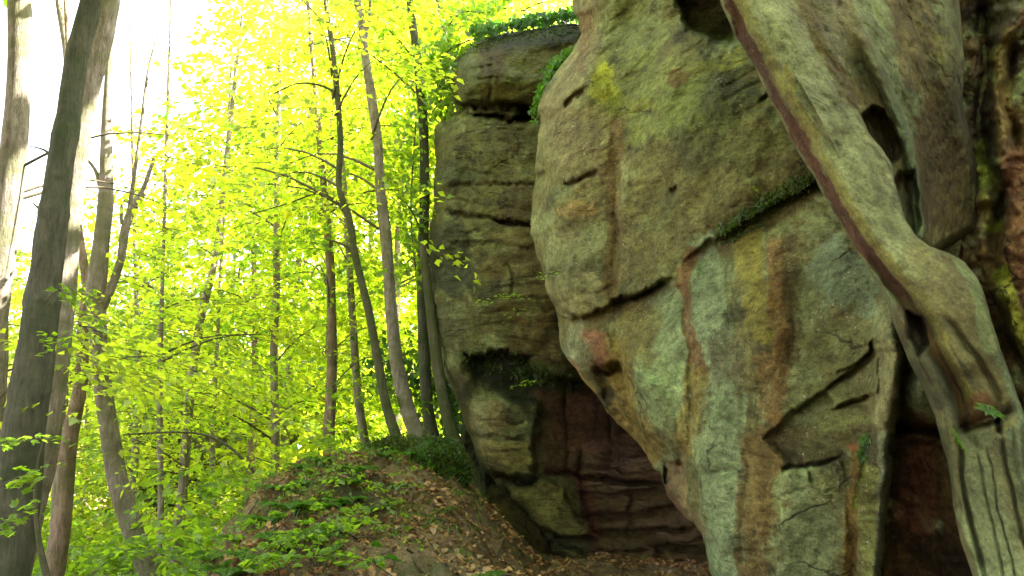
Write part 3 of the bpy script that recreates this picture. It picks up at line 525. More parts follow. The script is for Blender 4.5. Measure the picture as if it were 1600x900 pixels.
rock('rock_face', rib, M['rock_rib'], (-600, 1000), RL, RR, ctrl, feats, paints, (134, 126, 92), du=2.4, dv=2.6, sil=[(RL, 13, 0.22), (RR, 5, 0.05)], amp=(0.02, 0.008, 0.006), nfreq=(1.6,), wrap=1.1, K=0.52, seed=21, facet=.07, axis=RIBDIR, edge=0.012, aniso=(1.2, 1.2, 0.6))

# ------------------------------------------------------------------ leaves, twigs, trunks
def unit(v): return v / (np.linalg.norm(v, axis=-1, keepdims=True) + 1e-9)
def leaf_quads(c, d, nrm, L, W):
    """c centres, d pointing dirs, nrm normals, arrays; returns verts (N*4) faces (N,4)"""
    s = unit(np.cross(d, nrm)); n2 = unit(np.cross(s, d)); L = L[:, None]; W = W[:, None]
    b = c - d * L * 0.5; t = c + d * L * 0.5 - n2 * L * 0.12; m1 = c + s * W * 0.5 - d * L * .05 + n2 * W * 0.15; m2 = c - s * W * 0.5 - d * L * .05 + n2 * W * 0.15
    V = np.stack([b, m1, t, m2], 1).reshape(-1, 3); k = np.arange(len(c)) * 4
    return V, np.stack([k, k + 1, k + 2, k + 3], 1)
def rnd_dir(n, g): return unit(g.normal(size=(n, 3)))
def tube(pts, rad, sides=10, wob=0.0, seed=0.0, close=True):
    pts = np.asarray(pts, float); n = len(pts); T = unit(np.gradient(pts, axis=0)); ref = np.array([0.3, 1, 0.1]) if abs(T[0][2]) > .6 else np.array([0, 0, 1.0])
    A = unit(np.cross(T, ref)); B = np.cross(T, A); an = np.linspace(0, 2 * math.pi, sides, endpoint=False)
    R = np.asarray(rad, float)[:, None] * np.ones(sides)
    ring = A[:, None] * np.cos(an)[None, :, None] + B[:, None] * np.sin(an)[None, :, None]
    if wob: R = R * (1 + wob * fbm(pts[:, None] * np.array([2, 2, 1.2]) + ring * 0.9 + seed, 3))
    V = pts[:, None] + ring * R[..., None]; V = V.reshape(-1, 3); F = []
    i, j = np.meshgrid(np.arange(n - 1), np.arange(sides), indexing='ij'); i = i.ravel(); j = j.ravel(); j2 = (j + 1) % sides
    F = np.stack([i * sides + j, i * sides + j2, (i + 1) * sides + j2, (i + 1) * sides + j], 1)
    if close:
        V = np.concatenate([V, pts[-1:] + T[-1:] * rad[-1]]); tip = len(V) - 1; j = np.arange(sides)
        F = np.concatenate([F, np.stack([(n - 1) * sides + j, (n - 1) * sides + (j + 1) % sides, np.full(sides, tip), np.full(sides, tip)], 1)])
    return V, F
def smooth_line(p, n):
    p = np.asarray(p, float); t = np.r_[0, np.cumsum(np.linalg.norm(np.diff(p[:, :3], axis=0), axis=1))]; t /= t[-1]; q = np.linspace(0, 1, n)
    # Catmull style via cubic hermite
    m = np.gradient(p, t, axis=0); k = np.clip(np.searchsorted(t, q, side='right') - 1, 0, len(t) - 2); h = (t[k + 1] - t[k])[:, None]; s = ((q - t[k]) / (t[k + 1] - t[k]))[:, None]
    return (2 * s**3 - 3 * s**2 + 1) * p[k] + (s**3 - 2 * s**2 + s) * h * m[k] + (-2 * s**3 + 3 * s**2) * p[k + 1] + (s**3 - s**2) * h * m[k + 1]
class Bag:
    def __init__(s): s.V = []; s.F = []; s.M = []; s.n = 0
    def add(s, V, F, m=0):
        s.V.append(V); s.F.append(np.asarray(F) + s.n); s.M.append(np.full(len(F), m)); s.n += len(V)
    def data(s, name, mats, smooth=True, off=None):
        V = np.concatenate(s.V)
        if off is not None: V = V - np.asarray(off)
        F = np.concatenate(s.F); 
        me = bpy.data.meshes.new(name); tri = F[:, 2] == F[:, 3]
        me.vertices.add(len(V)); me.vertices.foreach_set("co", V.ravel())
        tot = np.where(tri, 3, 4).astype(np.int32); st = np.r_[0, np.cumsum(tot)[:-1]].astype(np.int32)
        keep = np.ones(F.shape, bool); keep[tri, 3] = False
        me.loops.add(int(tot.sum())); me.loops.foreach_set("vertex_index", F[keep].astype(np.int32))
        me.polygons.add(len(F)); me.polygons.foreach_set("loop_start", st); me.polygons.foreach_set("loop_total", tot); me.update(calc_edges=True)
        for m in mats: me.materials.append(m)
        me.polygons.foreach_set("material_index", np.concatenate(s.M).astype(np.int32)); me.polygons.foreach_set("use_smooth", np.full(len(F), smooth, bool))
        me.validate(); me.update(); return me
def spray(bag, c, direc, size, nleaf, L, g, mat=0, flat=0.5, twig=True):
    """a flattened fan of leaves round a drooping twig"""
    direc = unit(np.array([direc[0], direc[1], direc[2] * .4 - .1])); side = unit(np.cross(direc, [0, 0, 1.0]))
    t = g.random(nleaf) ** 0.8; w = (g.random(nleaf) - 0.5) * 1.2 * np.sin(np.clip(t, .05, 1) * math.pi * .9 + .15)
    C = c + direc * (t * size)[:, None] + side * (w * size * 0.9)[:, None]; C[:, 2] += -0.22 * size * t**2 + g.normal(size=nleaf) * 0.06 * size
    d = unit(direc + side * np.sign(w)[:, None] * 0.8 + 0.45 * g.normal(size=(nleaf, 3)) + np.array([0, 0, -.25]))
    nr = unit(np.array([0, 0, 1.0]) + flat * g.normal(size=(nleaf, 3)))
    l = L * (0.6 + 0.6 * g.random(nleaf)); V, F = leaf_quads(C, d, nr, l, l * 0.68); bag.add(V, F, mat)
    if twig:
        q = np.linspace(0, 1, 4); pt = c + direc * (q * size)[:, None]; pt[:, 2] -= .22 * size * q**2
        V, F = tube(pt, 0.004 * (1.1 - q) * (L / .1), 3); bag.add(V, F, 1)
def crown(axis, z0, z1, rad, nspray, nleaf, L, seed, leafmat, thresh=-0.05, off=None, size=0.8, low=0.5, clipfn=None):
    """sprays hung round a trunk line; 3D noise leaves gaps and clumps"""
    g = np.random.default_rng(seed); bag = Bag(); done = 0; tries = 0; L = L * 1.4; nleaf = int(nleaf * .8); axis = np.asarray(axis)
    while done < nspray and tries < nspray * 12:
        tries += 1
        z = z0 + (z1 - z0) * g.random(); f = (z - z0) / (z1 - z0); k = np.argmin(np.abs(axis[:, 2] - z)); a = axis[k]
        r = rad * (low + (1 - low) * math.sin(math.pi * min(1, f * .8 + .15))) * math.sqrt(g.random()); th = g.random() * 2 * math.pi
        dr = np.array([math.cos(th), math.sin(th), 0]); c = a + dr * r; c[2] = z - 0.12 * r
        if float(perlin(c * np.array([.42, .42, .8]) + seed * 0.37)) < thresh: continue
        if clipfn is not None and not clipfn(c): continue
        spray(bag, c, dr + .3 * g.normal(size=3), size * (.7 + .6 * g.random()), nleaf, L, g)
        if g.random() < 0.06 and r > .4:
            q = np.linspace(0, 1, 6)[:, None]; s0 = a.copy(); s0[2] -= .35 * r; pt = s0 + (c - s0) * q; pt[:, 2] += .12 * r * np.sin(q[:, 0] * 3.1)
            V, F = tube(pt, (0.008 + .006 * r) * (1.05 - .8 * q[:, 0]), 4); bag.add(V, F, 1)
        done += 1
    return bag.data('crown', [leafmat, M['twig']], True, off)

def proj(p):
    p = np.asarray(p, float); y = p[..., 1]; z = p[..., 2] - CAMZ; f = y * math.cos(PITCH) + z * math.sin(PITCH); u = -y * math.sin(PITCH) + z * math.cos(PITCH)
    return 800 + FPX * p[..., 0] / f, 450 - FPX * u / f

trees = []
def traced_tree(name, pts, Y, bark, label, cat='tree', group=None, extend=True, rings=(), crown_spec=None, limbs=(), leafmat='leaf', ytop=None):
    """pts: (px, py, width px) from top to bottom; stands at distance Y; its foot is carried down to the ground"""
    a = np.array(pts, float)[::-1]
    W = P(a[:, 0], a[:, 1], np.full(len(a), Y)); R = a[:, 2] / 2 / FPX * Y * 1.02
    dirn = (W[0] - W[1]) / max(1e-6, abs(W[0][2] - W[1][2])); gz = ground_z(W[0][0], W[0][1])
    if W[0][2] > gz - .15:
        h = W[0][2] - gz + .15; foot = W[0] + np.array([dirn[0] * h * .5, 0, -h]); W = np.vstack([foot, W]); R = np.r_[R[0] * 1.25, R]
    else: gz = W[0][2]
    if extend:
        dr = (W[-1] - W[-2]) / max(.05, abs(W[-1][2] - W[-2][2])); top = max(W[-1][2] + 1.5, 9.5)
        h = top - W[-1][2]; W = np.vstack([W, W[-1] + dr * h * .5 + np.array([0, 0, 0]), W[-1] + dr * h]); R = np.r_[R, R[-1] * .8, R[-1] * .3]
    n = max(24, int((W[-1][2] - W[0][2]) * (26 if rings else 7))); line = smooth_line(np.c_[W, R], n); line[:, 1] += 0
    for py in rings:
        zc = P(a[0][0], py, Y)[2]; line[:, 3] *= 1 + .09 * np.exp(-((line[:, 2] - zc) / .045) ** 2)
    V, F = tube(line[:, :3] , np.maximum(line[:, 3], .003), 14 if R.max() > .06 else 8, 0.16, seed=Y)
    root = empty(name, line[0, :3], label, cat, group)
    o = np.array(root.location)
    b = Bag(); b.add(V, F); t = link(bpy.data.objects.new('trunk', b.data('trunk', [M[bark]], True, o))); t.parent = root
    for lp in limbs:
        l = np.array(lp, float); LW = P(l[:, 0], l[:, 1], Y + (l[:, 3] if l.shape[1] > 3 else 0)); LR = l[:, 2] / 2 / FPX * Y; q = smooth_line(np.c_[LW, LR], 16)
        V, F = tube(q[:, :3], np.maximum(q[:, 3], .002), 7, .15, seed=3); b = Bag(); b.add(V, F)
        x = link(bpy.data.objects.new('limb', b.data('limb', [M[bark]], True, o))); x.parent = root
    if crown_spec:
        z0, z1, rad, ns, nl, L = crown_spec[:6]; th = crown_spec[6] if len(crown_spec) > 6 else -.05
        me = crown(line[:, :3], z0, z1, rad, ns, nl, L, int(abs(a[0][0]) * 7 + Y * 13) % 9973 + 1, M[leafmat], th, o, clipfn=keep_clear)
        c = link(bpy.data.objects.new('crown', me)); c.parent = root
    trees.append(root); return root, line

def keep_clear(c):
    """woodland leaves keep off the rocks, off the open gap in the canopy and off the lens"""
    if c[1] < 3: return False
    px, py = proj(c)
    if c[1] < 12.5 and px > 640: return False
    if c[0] > 0.2 and c[1] < 14: return False
    return bool(py > 70 + 0.42 * max(0, 0) - (px - 330) * 1.6 or px > 420) if px < 420 else True

T = traced_tree
T('tree', [(34, -150, 32), (31, 0, 35), (31, 100, 36), (24, 200, 37), (13, 320, 38), (-3, 450, 38), (-16, 640, 42), (-30, 900, 50)], 7.2, 'bark_pale', 'smooth pale trunk at the left edge, sunlit at the top and shaded below', crown_spec=(2.2, 5.2, 1.6, 60, 22, .07))
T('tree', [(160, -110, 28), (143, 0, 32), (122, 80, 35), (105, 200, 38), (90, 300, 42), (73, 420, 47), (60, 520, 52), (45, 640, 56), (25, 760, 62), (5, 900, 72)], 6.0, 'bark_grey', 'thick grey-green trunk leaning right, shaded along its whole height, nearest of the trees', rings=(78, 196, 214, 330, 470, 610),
  limbs=[[(80, 335, 7, 0), (66, 330, 5, .1), (52, 318, 3, .2)], [(95, 262, 6, 0), (70, 235, 4, .1), (45, 228, 2, .2)]])
T('tree', [(190, -110, 26), (172, 0, 30), (160, 60, 32), (140, 130, 34), (126, 200, 33), (116, 280, 33), (109, 340, 34), (101, 420, 36), (90, 520, 40), (75, 640, 46), (52, 740, 52), (20, 860, 60)], 7.0, 'bark_pale', 'leaning trunk right behind the grey-green one, bright above a sharp shade line, dark below')
T('tree', [(88, -60, 10), (92, 0, 11), (104, 80, 12), (108, 150, 13), (104, 300, 14), (100, 420, 15), (95, 700, 17)], 10, 'bark_pale', 'thin pale trunk peeping out high up beside the grey-green trunk', crown_spec=(1.5, 4.6, 1.5, 40, 22, .07))
T('tree', [(172, 60, 10), (168, 160, 14), (166, 250, 20), (164, 330, 23), (156, 400, 24), (150, 450, 28), (156, 540, 27), (162, 610, 26), (172, 680, 27), (182, 740, 28), (204, 820, 31), (240, 905, 36)], 8.5, 'bark_pale', 'crooked forked dead-topped tree with a broken limb, curving right at its foot',
  limbs=[[(162, 320, 9), (156, 290, 7), (150, 268, 6), (134, 246, 4)], [(160, 480, 16), (178, 440, 14), (190, 400, 13), (196, 360, 14), (206, 330, 14), (221, 304, 13)], [(208, 330, 7), (228, 285, 7), (240, 248, 5)], [(190, 350, 5), (190, 320, 4)], [(186, 420, 7, .1), (206, 300, 6, .1), (220, 200, 5, .1), (226, 150, 5, .1), (230, 120, 5, .1), (238, 82, 4, .1), (248, 50, 3, .1)]], extend=False, crown_spec=(1.3, 3.4, 1.8, 60, 22, .065))
T('tree', [(112, 200, 7), (118, 320, 10), (129, 400, 13), (135, 440, 14), (129, 520, 16), (126, 600, 19), (106, 700, 23), (100, 790, 25), (84, 900, 30)], 9.2, 'bark_red', 'reddish flaking trunk just left of the crooked forked tree')
T('tree', [(348, 300, 8), (337, 400, 10), (318, 480, 12), (304, 560, 13), (294, 650, 14), (288, 740, 14), (278, 830, 16)], 14, 'bark_pale', 'slim sunlit trunk leaning left in front of the grey outcrop', leafmat='leaf_mid', crown_spec=(0.5, 6.5, 2.2, 150, 18, .085, .08))
T('tree', [(254, 430, 6), (250, 560, 8), (250, 680, 9), (251, 760, 9), (250, 870, 11)], 12, 'bark_pale', 'thin upright pole of a tree between the crooked forked tree and the slim sunlit one', crown_spec=(0.5, 5.6, 1.8, 130, 18, .08, .04))
T('tree', [(434, 250, 8), (432, 350, 9), (432, 460, 11), (428, 560, 12), (430, 640, 13), (430, 780, 14)], 15, 'bark_pale', 'straight bright trunk standing alone left of the reddish one', crown_spec=(0.5, 9.5, 2.4, 260, 18, .09, .06))
T('tree', [(486, 60, 7), (492, 130, 8), (500, 230, 10), (508, 310, 11), (515, 400, 14), (518, 500, 15), (518, 600, 17), (515, 660, 18), (514, 740, 19)], 13, 'bark_red', 'straight reddish-brown trunk rising from behind the crest of the mound', leafmat='leaf_mid', crown_spec=(2.2, 10.0, 2.5, 220, 20, .085, .08),
  limbs=[[(512, 350, 6), (490, 325, 4), (450, 330, 3), (400, 350, 2)], [(506, 310, 5), (470, 270, 4), (420, 262, 3), (380, 280, 2)]])
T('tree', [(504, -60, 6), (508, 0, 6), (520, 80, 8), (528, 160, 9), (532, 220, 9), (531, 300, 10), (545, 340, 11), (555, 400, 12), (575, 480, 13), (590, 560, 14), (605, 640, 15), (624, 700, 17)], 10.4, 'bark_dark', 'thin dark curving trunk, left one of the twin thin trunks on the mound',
  limbs=[[(550, 350, 6), (530, 320, 5), (505, 303, 4), (450, 318, 2.5), (395, 334, 2)], [(533, 150, 5), (505, 135, 4), (470, 130, 3), (420, 150, 2)], [(560, 400, 5), (535, 382, 4), (510, 374, 2)]], crown_spec=(4.0, 7.5, 1.8, 90, 22, .075))
T('tree', [(552, -70, 12), (558, 0, 12), (565, 40, 13), (571, 90, 13), (580, 150, 15), (590, 220, 15), (595, 300, 17), (603, 370, 18), (608, 440, 18), (613, 500, 19), (622, 580, 21), (640, 650, 24), (660, 705, 30)], 11.0, 'bark_pale', 'pale blotched trunk, right one of the twin thin trunks on the mound',
  limbs=[[(571, 60, 7), (578, 10, 6), (576, -40, 5)]], crown_spec=(4.5, 10, 2.2, 150, 22, .075))
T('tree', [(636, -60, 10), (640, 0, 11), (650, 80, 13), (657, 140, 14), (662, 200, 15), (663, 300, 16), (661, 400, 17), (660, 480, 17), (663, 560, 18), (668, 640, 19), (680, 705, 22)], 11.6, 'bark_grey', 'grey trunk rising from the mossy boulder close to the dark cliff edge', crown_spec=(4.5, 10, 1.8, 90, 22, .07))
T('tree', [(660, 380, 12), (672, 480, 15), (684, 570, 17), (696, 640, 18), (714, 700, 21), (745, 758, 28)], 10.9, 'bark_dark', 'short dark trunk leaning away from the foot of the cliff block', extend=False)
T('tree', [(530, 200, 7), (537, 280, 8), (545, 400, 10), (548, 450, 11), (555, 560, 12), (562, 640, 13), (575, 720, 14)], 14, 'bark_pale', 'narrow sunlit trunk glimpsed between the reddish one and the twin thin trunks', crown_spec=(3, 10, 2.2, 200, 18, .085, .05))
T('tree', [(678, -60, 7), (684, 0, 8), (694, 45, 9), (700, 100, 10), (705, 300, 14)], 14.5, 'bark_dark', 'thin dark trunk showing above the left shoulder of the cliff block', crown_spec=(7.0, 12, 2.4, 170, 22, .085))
T('tree', [(214, 480, 8), (216, 560, 9), (214, 640, 10), (208, 760, 12)], 15, 'bark_pale', 'short bright stem showing left of the thin pole', crown_spec=(0, 5.5, 2.2, 150, 18, .085, .04))
T('tree', [(338, 560, 6), (334, 640, 8), (332, 720, 9), (334, 800, 10)], 16, 'bark_pale', 'small sunlit stem low down right of the slim sunlit trunk', leafmat='leaf_mid', crown_spec=(-1, 6.5, 2.2, 150, 18, .09, .08))

# ------------------------------------------------------------------ woodland further off: shared kinds, own trees
def proto_tree(seed, h, rad, ns, nl, L, z0, leafmat, bark):
    g = np.random.default_rng(seed); q = np.linspace(0, 1, 14); ax = np.c_[.5 * np.sin(q * 3 + seed) * q, .4 * np.cos(q * 2.3 + seed) * q - .4 * q * 0, q * h]
    V, F = tube(ax, .13 * (1.15 - q), 8, .15, seed); b = Bag(); b.add(V, F)
    return b.data('trunk', [M[bark]]), crown(ax, z0, h * 1.02, rad, ns, nl, L, seed, M[leafmat], .15, None, size=1.15, low=.6)
kinds = [proto_tree(101, 15, 3.4, 300, 30, .15, 1.0, 'leaf', 'bark_pale'), proto_tree(202, 12, 3.0, 260, 30, .14, .6, 'leaf', 'bark_red'), proto_tree(303, 17, 3.2, 300, 30, .15, 2.0, 'leaf', 'bark_pale'),
         proto_tree(404, 7, 2.4, 230, 28, .12, .2, 'leaf', 'bark_grey')]
spots = [(-60, 17, 3, .9), (60, 20, 1, .75), (150, 24, 1, .8), (230, 21, 3, 1.0), (330, 24, 3, 1.2), (395, 19, 1, .9), (450, 23, 2, 1.0), (520, 20, 0, 1.0), (570, 26, 2, 1.1), (630, 19, 0, .95), (680, 24, 2, 1.1), (745, 20, 0, 1.15), (820, 25, 2, 1.2), (900, 22, 0, 1.25),
         (-150, 30, 0, .9), (0, 34, 1, .95), (100, 40, 0, .9), (190, 33, 1, .95), (270, 38, 1, 1.1), (350, 32, 0, .95), (410, 42, 2, 1.2), (480, 34, 2, 1.1), (545, 44, 0, 1.5), (600, 36, 2, 1.2), (650, 46, 2, 1.5), (710, 35, 0, 1.4), (790, 42, 2, 1.6), (880, 36, 0, 1.6)]
spots.sort(key=lambda s: s[0])
ordw = 'first second third fourth fifth sixth seventh eighth ninth tenth eleventh twelfth thirteenth fourteenth fifteenth sixteenth seventeenth eighteenth nineteenth twentieth'.split()
rows = {}
for s in spots: rows.setdefault(s[1] >= 28, []).append(s)
for farrow, ss in rows.items():
    for i, (px, Y, k, sc) in enumerate(ss):
        x = (px - 800) / FPX * Y * 1.0; z = float(ground_z(x, Y)) - .1
        nm = ordw[i] + ' from the left'
        lab = (f'bright yellow-green tree in the farthest row against the sky, {nm}' if farrow else f'leafy sunlit tree in the row behind the mound, {nm}')
        r = empty('woodland_tree', (x, Y, z), lab, 'tree', 'farthest woodland trees' if farrow else 'woodland trees behind the mound')
        r.rotation_euler[2] = (i * 2.4 + farrow) % 6.28; r.scale = (sc,) * 3
        for nm2, me in zip(('trunk', 'crown'), kinds[k]): c = link(bpy.data.objects.new(nm2, me)); c.parent = r

# unseen trees added beside and behind the viewer to keep sky light off the rock
kc = proto_tree(606, 13, 4.2, 520, 26, .17, 8.0, 'leaf_mid', 'bark_grey')
for i, (x, y, sc, lb) in enumerate([(-4.5, 1.0, 1.0, 'left of the path beside the viewer'), (-6.5, 5.0, 1.0, 'beside the path left of the frame'), (-3.0, 1.9, 0.95, 'just left of the frame beside the path'), (-1.5, -4.5, 1.05, 'on the path verge behind the viewer'), (-9.5, -1.0, 1.1, 'on the lower slope left behind the viewer'), (-9.0, 3.2, 1.1, 'on the lower slope left of the frame'), (2.0, -7.5, 1.1, 'under the cliff far behind the viewer')]):
    r = empty('unseen_shade_tree', (x, y, float(ground_z(x, y)) - .1), 'unseen tree added for shade, with a high spreading crown, ' + lb, 'tree', 'unseen trees added for shade'); r.rotation_euler[2] = i * 1.9; r.scale = (sc,) * 3
    for nm2, me in zip(('trunk', 'crown'), kc): c = link(bpy.data.objects.new(nm2, me)); c.parent = r

# ------------------------------------------------------------------ undergrowth, litter, ferns, ivy
g = np.random.default_rng(55)
def surf_at(px, py, Y0=8): return None
# dead leaves on path and mound
N = 42000; x = g.uniform(-3.6, 2.6, N); y = g.uniform(3.0, 12.5, N); x = x + 0
z = ground_z(x, y); m = (z < 3); dens = fbm(np.stack([x, y, 0 * x], -1) * .9 + 4, 3); m &= dens + g.random(N) * .8 > .25
x, y, z = x[m], y[m], z[m]; n_ = len(x); nr = unit(np.array([0, 0, 1.0]) + .45 * g.normal(size=(n_, 3))); d = unit(np.cross(nr, rnd_dir(n_, g))); l = g.uniform(.035, .085, n_)
V, F = leaf_quads(np.c_[x, y, z + .015], d, nr, l, l * .65); b = Bag(); b.add(V, F)
tag(part('fallen_leaves', b.data('fallen_leaves', [M['litter']])), 'dry brown leaves littering the path and mound', 'leaf litter', kind='stuff')

b = Bag()
for k in range(260):
    x0, y0 = g.uniform(-2.8, 1.4), g.uniform(5, 10.5)
    if ground_z(x0, y0) > 2.5: continue
    a = g.random() * 6.28; ln = g.uniform(.08, .5); q = np.linspace(0, 1, 6); xs = x0 + math.cos(a) * ln * q + .03 * g.normal(size=6) * ln; ys = y0 + math.sin(a) * ln * q
    pt = np.c_[xs, ys, ground_z(xs, ys) + .012 + g.uniform(0, .05) * q]; V, F = tube(pt, g.uniform(.003, .010) * (1.1 - .6 * q), 4); b.add(V, F)
tag(part('fallen_twigs', b.data('fallen_twigs', [M['twig']])), 'dead twigs scattered over the leaf litter', 'twigs', kind='stuff')
def fern_mesh(seed, nf=9, L=.5):
    g = np.random.default_rng(seed); b = Bag()
    for k in range(nf):
        a = k * 6.28 / nf + g.normal() * .3; ln = L * g.uniform(.7, 1.15); dr = np.array([math.cos(a), math.sin(a), 0]); q = np.linspace(0, 1, 18)
        pt = dr * (q * ln)[:, None] * .85; pt[:, 2] = ln * (.75 * q - .62 * q**2.2); Vt, Ft = tube(pt, .004 * (1.1 - q), 3); b.add(Vt, Ft, 1)
        Tn = unit(np.gradient(pt, axis=0)); sd = unit(np.cross(Tn, [0, 0, 1.0])); up = np.cross(sd, Tn)
        for s in (1, -1):
            wl = ln * .26 * np.sin(np.clip(q * 3.0 + .25, 0, math.pi)) + .01; C = pt + sd * (s * wl * .5)[:, None]; V, F = leaf_quads(C[2:], unit(sd * s + Tn * .35)[2:] , up[2:], wl[2:] * 1.05, np.full(16, ln * .075)); b.add(V, F, 0)
    return b.data('fern', [M['fern'], M['twig']])
ferns = [fern_mesh(1), fern_mesh(2, 11), fern_mesh(3, 8, .42)]
def bushlet(seed, n, rad, hgt, L, mats, flat=.6):
    g = np.random.default_rng(seed); b = Bag()
    for k in range(n):
        a = g.random() * 6.28; r = rad * math.sqrt(g.random()); c = np.array([math.cos(a) * r, math.sin(a) * r, hgt * (.3 + .7 * g.random())])
        q = np.linspace(0, 1, 5)[:, None]; pt = np.array([c[0] * .2, c[1] * .2, 0]) * (1 - q) + c * q; V, F = tube(pt, .004 * (1.2 - q[:, 0]), 3); b.add(V, F, 1)
        spray(b, c, np.array([math.cos(a), math.sin(a), .3]), rad * .6 * g.uniform(.6, 1.2), 12, L, g, 0, flat)
    return b.data('seedling', mats)
herbs = [bushlet(11, 9, .28, .35, .075, [M['leaf_mid'], M['twig']]), bushlet(12, 12, .35, .5, .07, [M['leaf_mid'], M['twig']]), bushlet(13, 7, .22, .25, .08, [M['fern'], M['twig']])]
def on_ground(px, py):
    """walk along the sight line until it meets the ground"""
    Ys = np.arange(2.5, 40, .04); p = P(px, py, Ys); hit = np.nonzero(p[:, 2] <= ground_z(p[:, 0], p[:, 1]))[0]
    return p[hit[0]] if len(hit) else P(px, py, 12)
def plant(me, p, sc, rz, name, label, cat, group, tilt=(0, 0)):
    o = link(bpy.data.objects.new(name, me)); o.location = [float(c) for c in p]; o.scale = (sc,) * 3; o.rotation_euler = (tilt[0], tilt[1], rz)
    return tag(o, label, cat, group)
gf = np.random.default_rng(9)
fs = [(395, 880, 1.0, 'fern at the low left end of the mound'), (450, 800, .9, 'fern on the steep left face of the mound'), (480, 760, .8, 'fern just under the crest of the mound below the reddish trunk'),
      (535, 790, .8, 'fern in the middle of the mound above the bare leaves'), (560, 740, .8, 'fern on the back of the mound near the low moss-patched stone'), (600, 715, .8, 'fern between the twin thin trunks'), (640, 715, .6, 'small fern sprouting at the foot of the pale blotched trunk'),
      (520, 835, .7, 'fern at the lower right edge of the mound beside the path'), (430, 850, 1.0, 'broad fern in the dark hollow of the mound'), (585, 800, .6, 'small fern right of the mound at the path edge'), (700, 800, .45, 'tiny fern alone in the leaf litter of the path'),
      (765, 905, .6, 'fern at the path bottom edge near the cliff foot'), (500, 725, .7, 'fern on the very crest of the mound'), (360, 905, 1.1, 'large fern at the bottom, left of the mound')]
fs += [(372, 850, .9, 'fern at the far left foot of the mound'), (415, 820, .9, 'fern halfway down the left edge of the mound'), (440, 770, .8, 'fern high on the left edge of the mound'), (470, 735, .7, 'fern just left of the crest of the mound'), (500, 800, .8, 'fern in the middle of the left face of the mound'),
       (560, 820, .6, 'fern low on the mound beside the seedlings'), (620, 760, .5, 'small fern left of the flat stone'), (490, 850, .9, 'fern at the foot of the mound above the seedlings'), (545, 760, .7, 'fern beneath the low moss-patched stone'), (330, 880, 1.1, 'fern at the slope edge below the grey outcrop')]
for i, (px, py, sc, lb) in enumerate(fs): plant(ferns[i % 3], on_ground(px, py), sc * .72, i * 1.7, 'fern', 'green ' + lb, 'fern', 'ferns on the mound and path')
hs = [(440, 905, 1.0, 'broad-leaved seedling at the bottom below the mound'), (500, 895, .9, 'broad-leaved seedling right of the lowest one by the path'), (560, 900, .8, 'broad-leaved seedling nearest the bare path'), (470, 870, .8, 'broad-leaved seedling up against the dark face of the mound')]
for i, (px, py, sc, lb) in enumerate(hs): plant(herbs[i % 3], on_ground(px, py), sc, i * 2.1, 'seedling', 'fresh green ' + lb, 'seedling', 'broad-leaved seedlings')
# undergrowth on the slopes left of and behind the mound
b = Bag(); cnt = 0
while cnt < 1700:
    yy = 5 + 22 * g.random() ** 1.1; px = g.uniform(-150, 700); xx = (px - 800) / FPX * yy
    if xx > -2.6 + max(0, yy - 10) * .35 and yy < 16: continue
    zz = float(ground_z(xx, yy)); hh = g.uniform(.1, .9) * (1 + .03 * yy); cnt += 1
    if abs(xx) < 1: pass
    a = g.random() * 6.28; spray(b, np.array([xx, yy, zz + hh]), np.array([math.cos(a), math.sin(a), .2]), g.uniform(.3, .6), 14, .085 + .0035 * yy, g, 0, .6, twig=False)
cnt = 0
while cnt < 270:      # herbs over the mound's left face
    px = g.uniform(300, 640); py = g.uniform(715, 900)
    if g.random() < (px - 330) / 420: continue
    p = on_ground(px, py); cnt += 1
    if perlin(p * np.array([1.6, 1.6, 1.6])) < -.1: continue
    a = g.random() * 6.28; spray(b, p + np.array([0, 0, g.uniform(.03, .22)]), np.array([math.cos(a), math.sin(a), .2]), g.uniform(.12, .28), 9, .05, g, 0, .6, twig=False)
tag(part('undergrowth', b.data('undergrowth', [M['leaf_mid'], M['twig']])), 'low leafy undergrowth covering the slope', 'undergrowth', kind='stuff')
# short grass and moss tufts over the mound
N = 9000; x = g.uniform(-3.4, -.3, N); y = g.uniform(6.4, 11.5, N); dn = fbm(np.stack([x, y, 0 * x], -1) * 1.3 + 8, 3); m = dn > .02; x, y = x[m], y[m]; z = ground_z(x, y); k = len(x)
d = unit(np.array([0, 0, 1.0]) + .5 * g.normal(size=(k, 3))); l = g.uniform(.04, .13, k); V, F = leaf_quads(np.c_[x, y, z + l * .45], d, rnd_dir(k, g), l, l * .09); b = Bag(); b.add(V, F)
tag(part('grass', b.data('grass', [M['fern']])), 'thin grass and moss growing on the mound', 'grass', kind='stuff')

def ivy_mass(name, pts, Y, n, L, seed, label, cat, leafmat='leaf_dark', depth=.5, spread=26, down=0.0):
    """leafy climber along a line of (px, py); leaves face outwards and hang"""
    g = np.random.default_rng(seed); p = np.array(pts, float); q = smooth_line(np.c_[p, np.zeros(len(p))], 60)[:, :2]
    k = g.integers(0, 60, n); u = q[k, 0] + g.normal(size=n) * spread * .6; v = q[k, 1] + g.normal(size=n) * spread * .6; C = P(u, v, Y + g.uniform(-.5, .5, n) * depth)
    nz = perlin(C * 2.2 + seed); mm = nz > -.18; C = C[mm]; n = len(C)
    nr = unit(np.array([-.4, -.7, .7]) + .7 * g.normal(size=(n, 3))); d = unit(np.array([0, -.1, -.8]) + .6 * g.normal(size=(n, 3))); l = L * g.uniform(.6, 1.2, n)
    b = Bag(); V, F = leaf_quads(C, d, nr, l, l * .8); b.add(V, F, 0)
    W = P(q[:, 0], q[:, 1], Y); V, F = tube(W[::3], np.full(20, .012), 5); b.add(V, F, 1)
    c0 = W[-1]; o = link(bpy.data.objects.new(name, b.data(name, [M[leafmat], M['twig']], True, c0))); o.location = [float(a) for a in c0]
    return tag(o, label, cat)
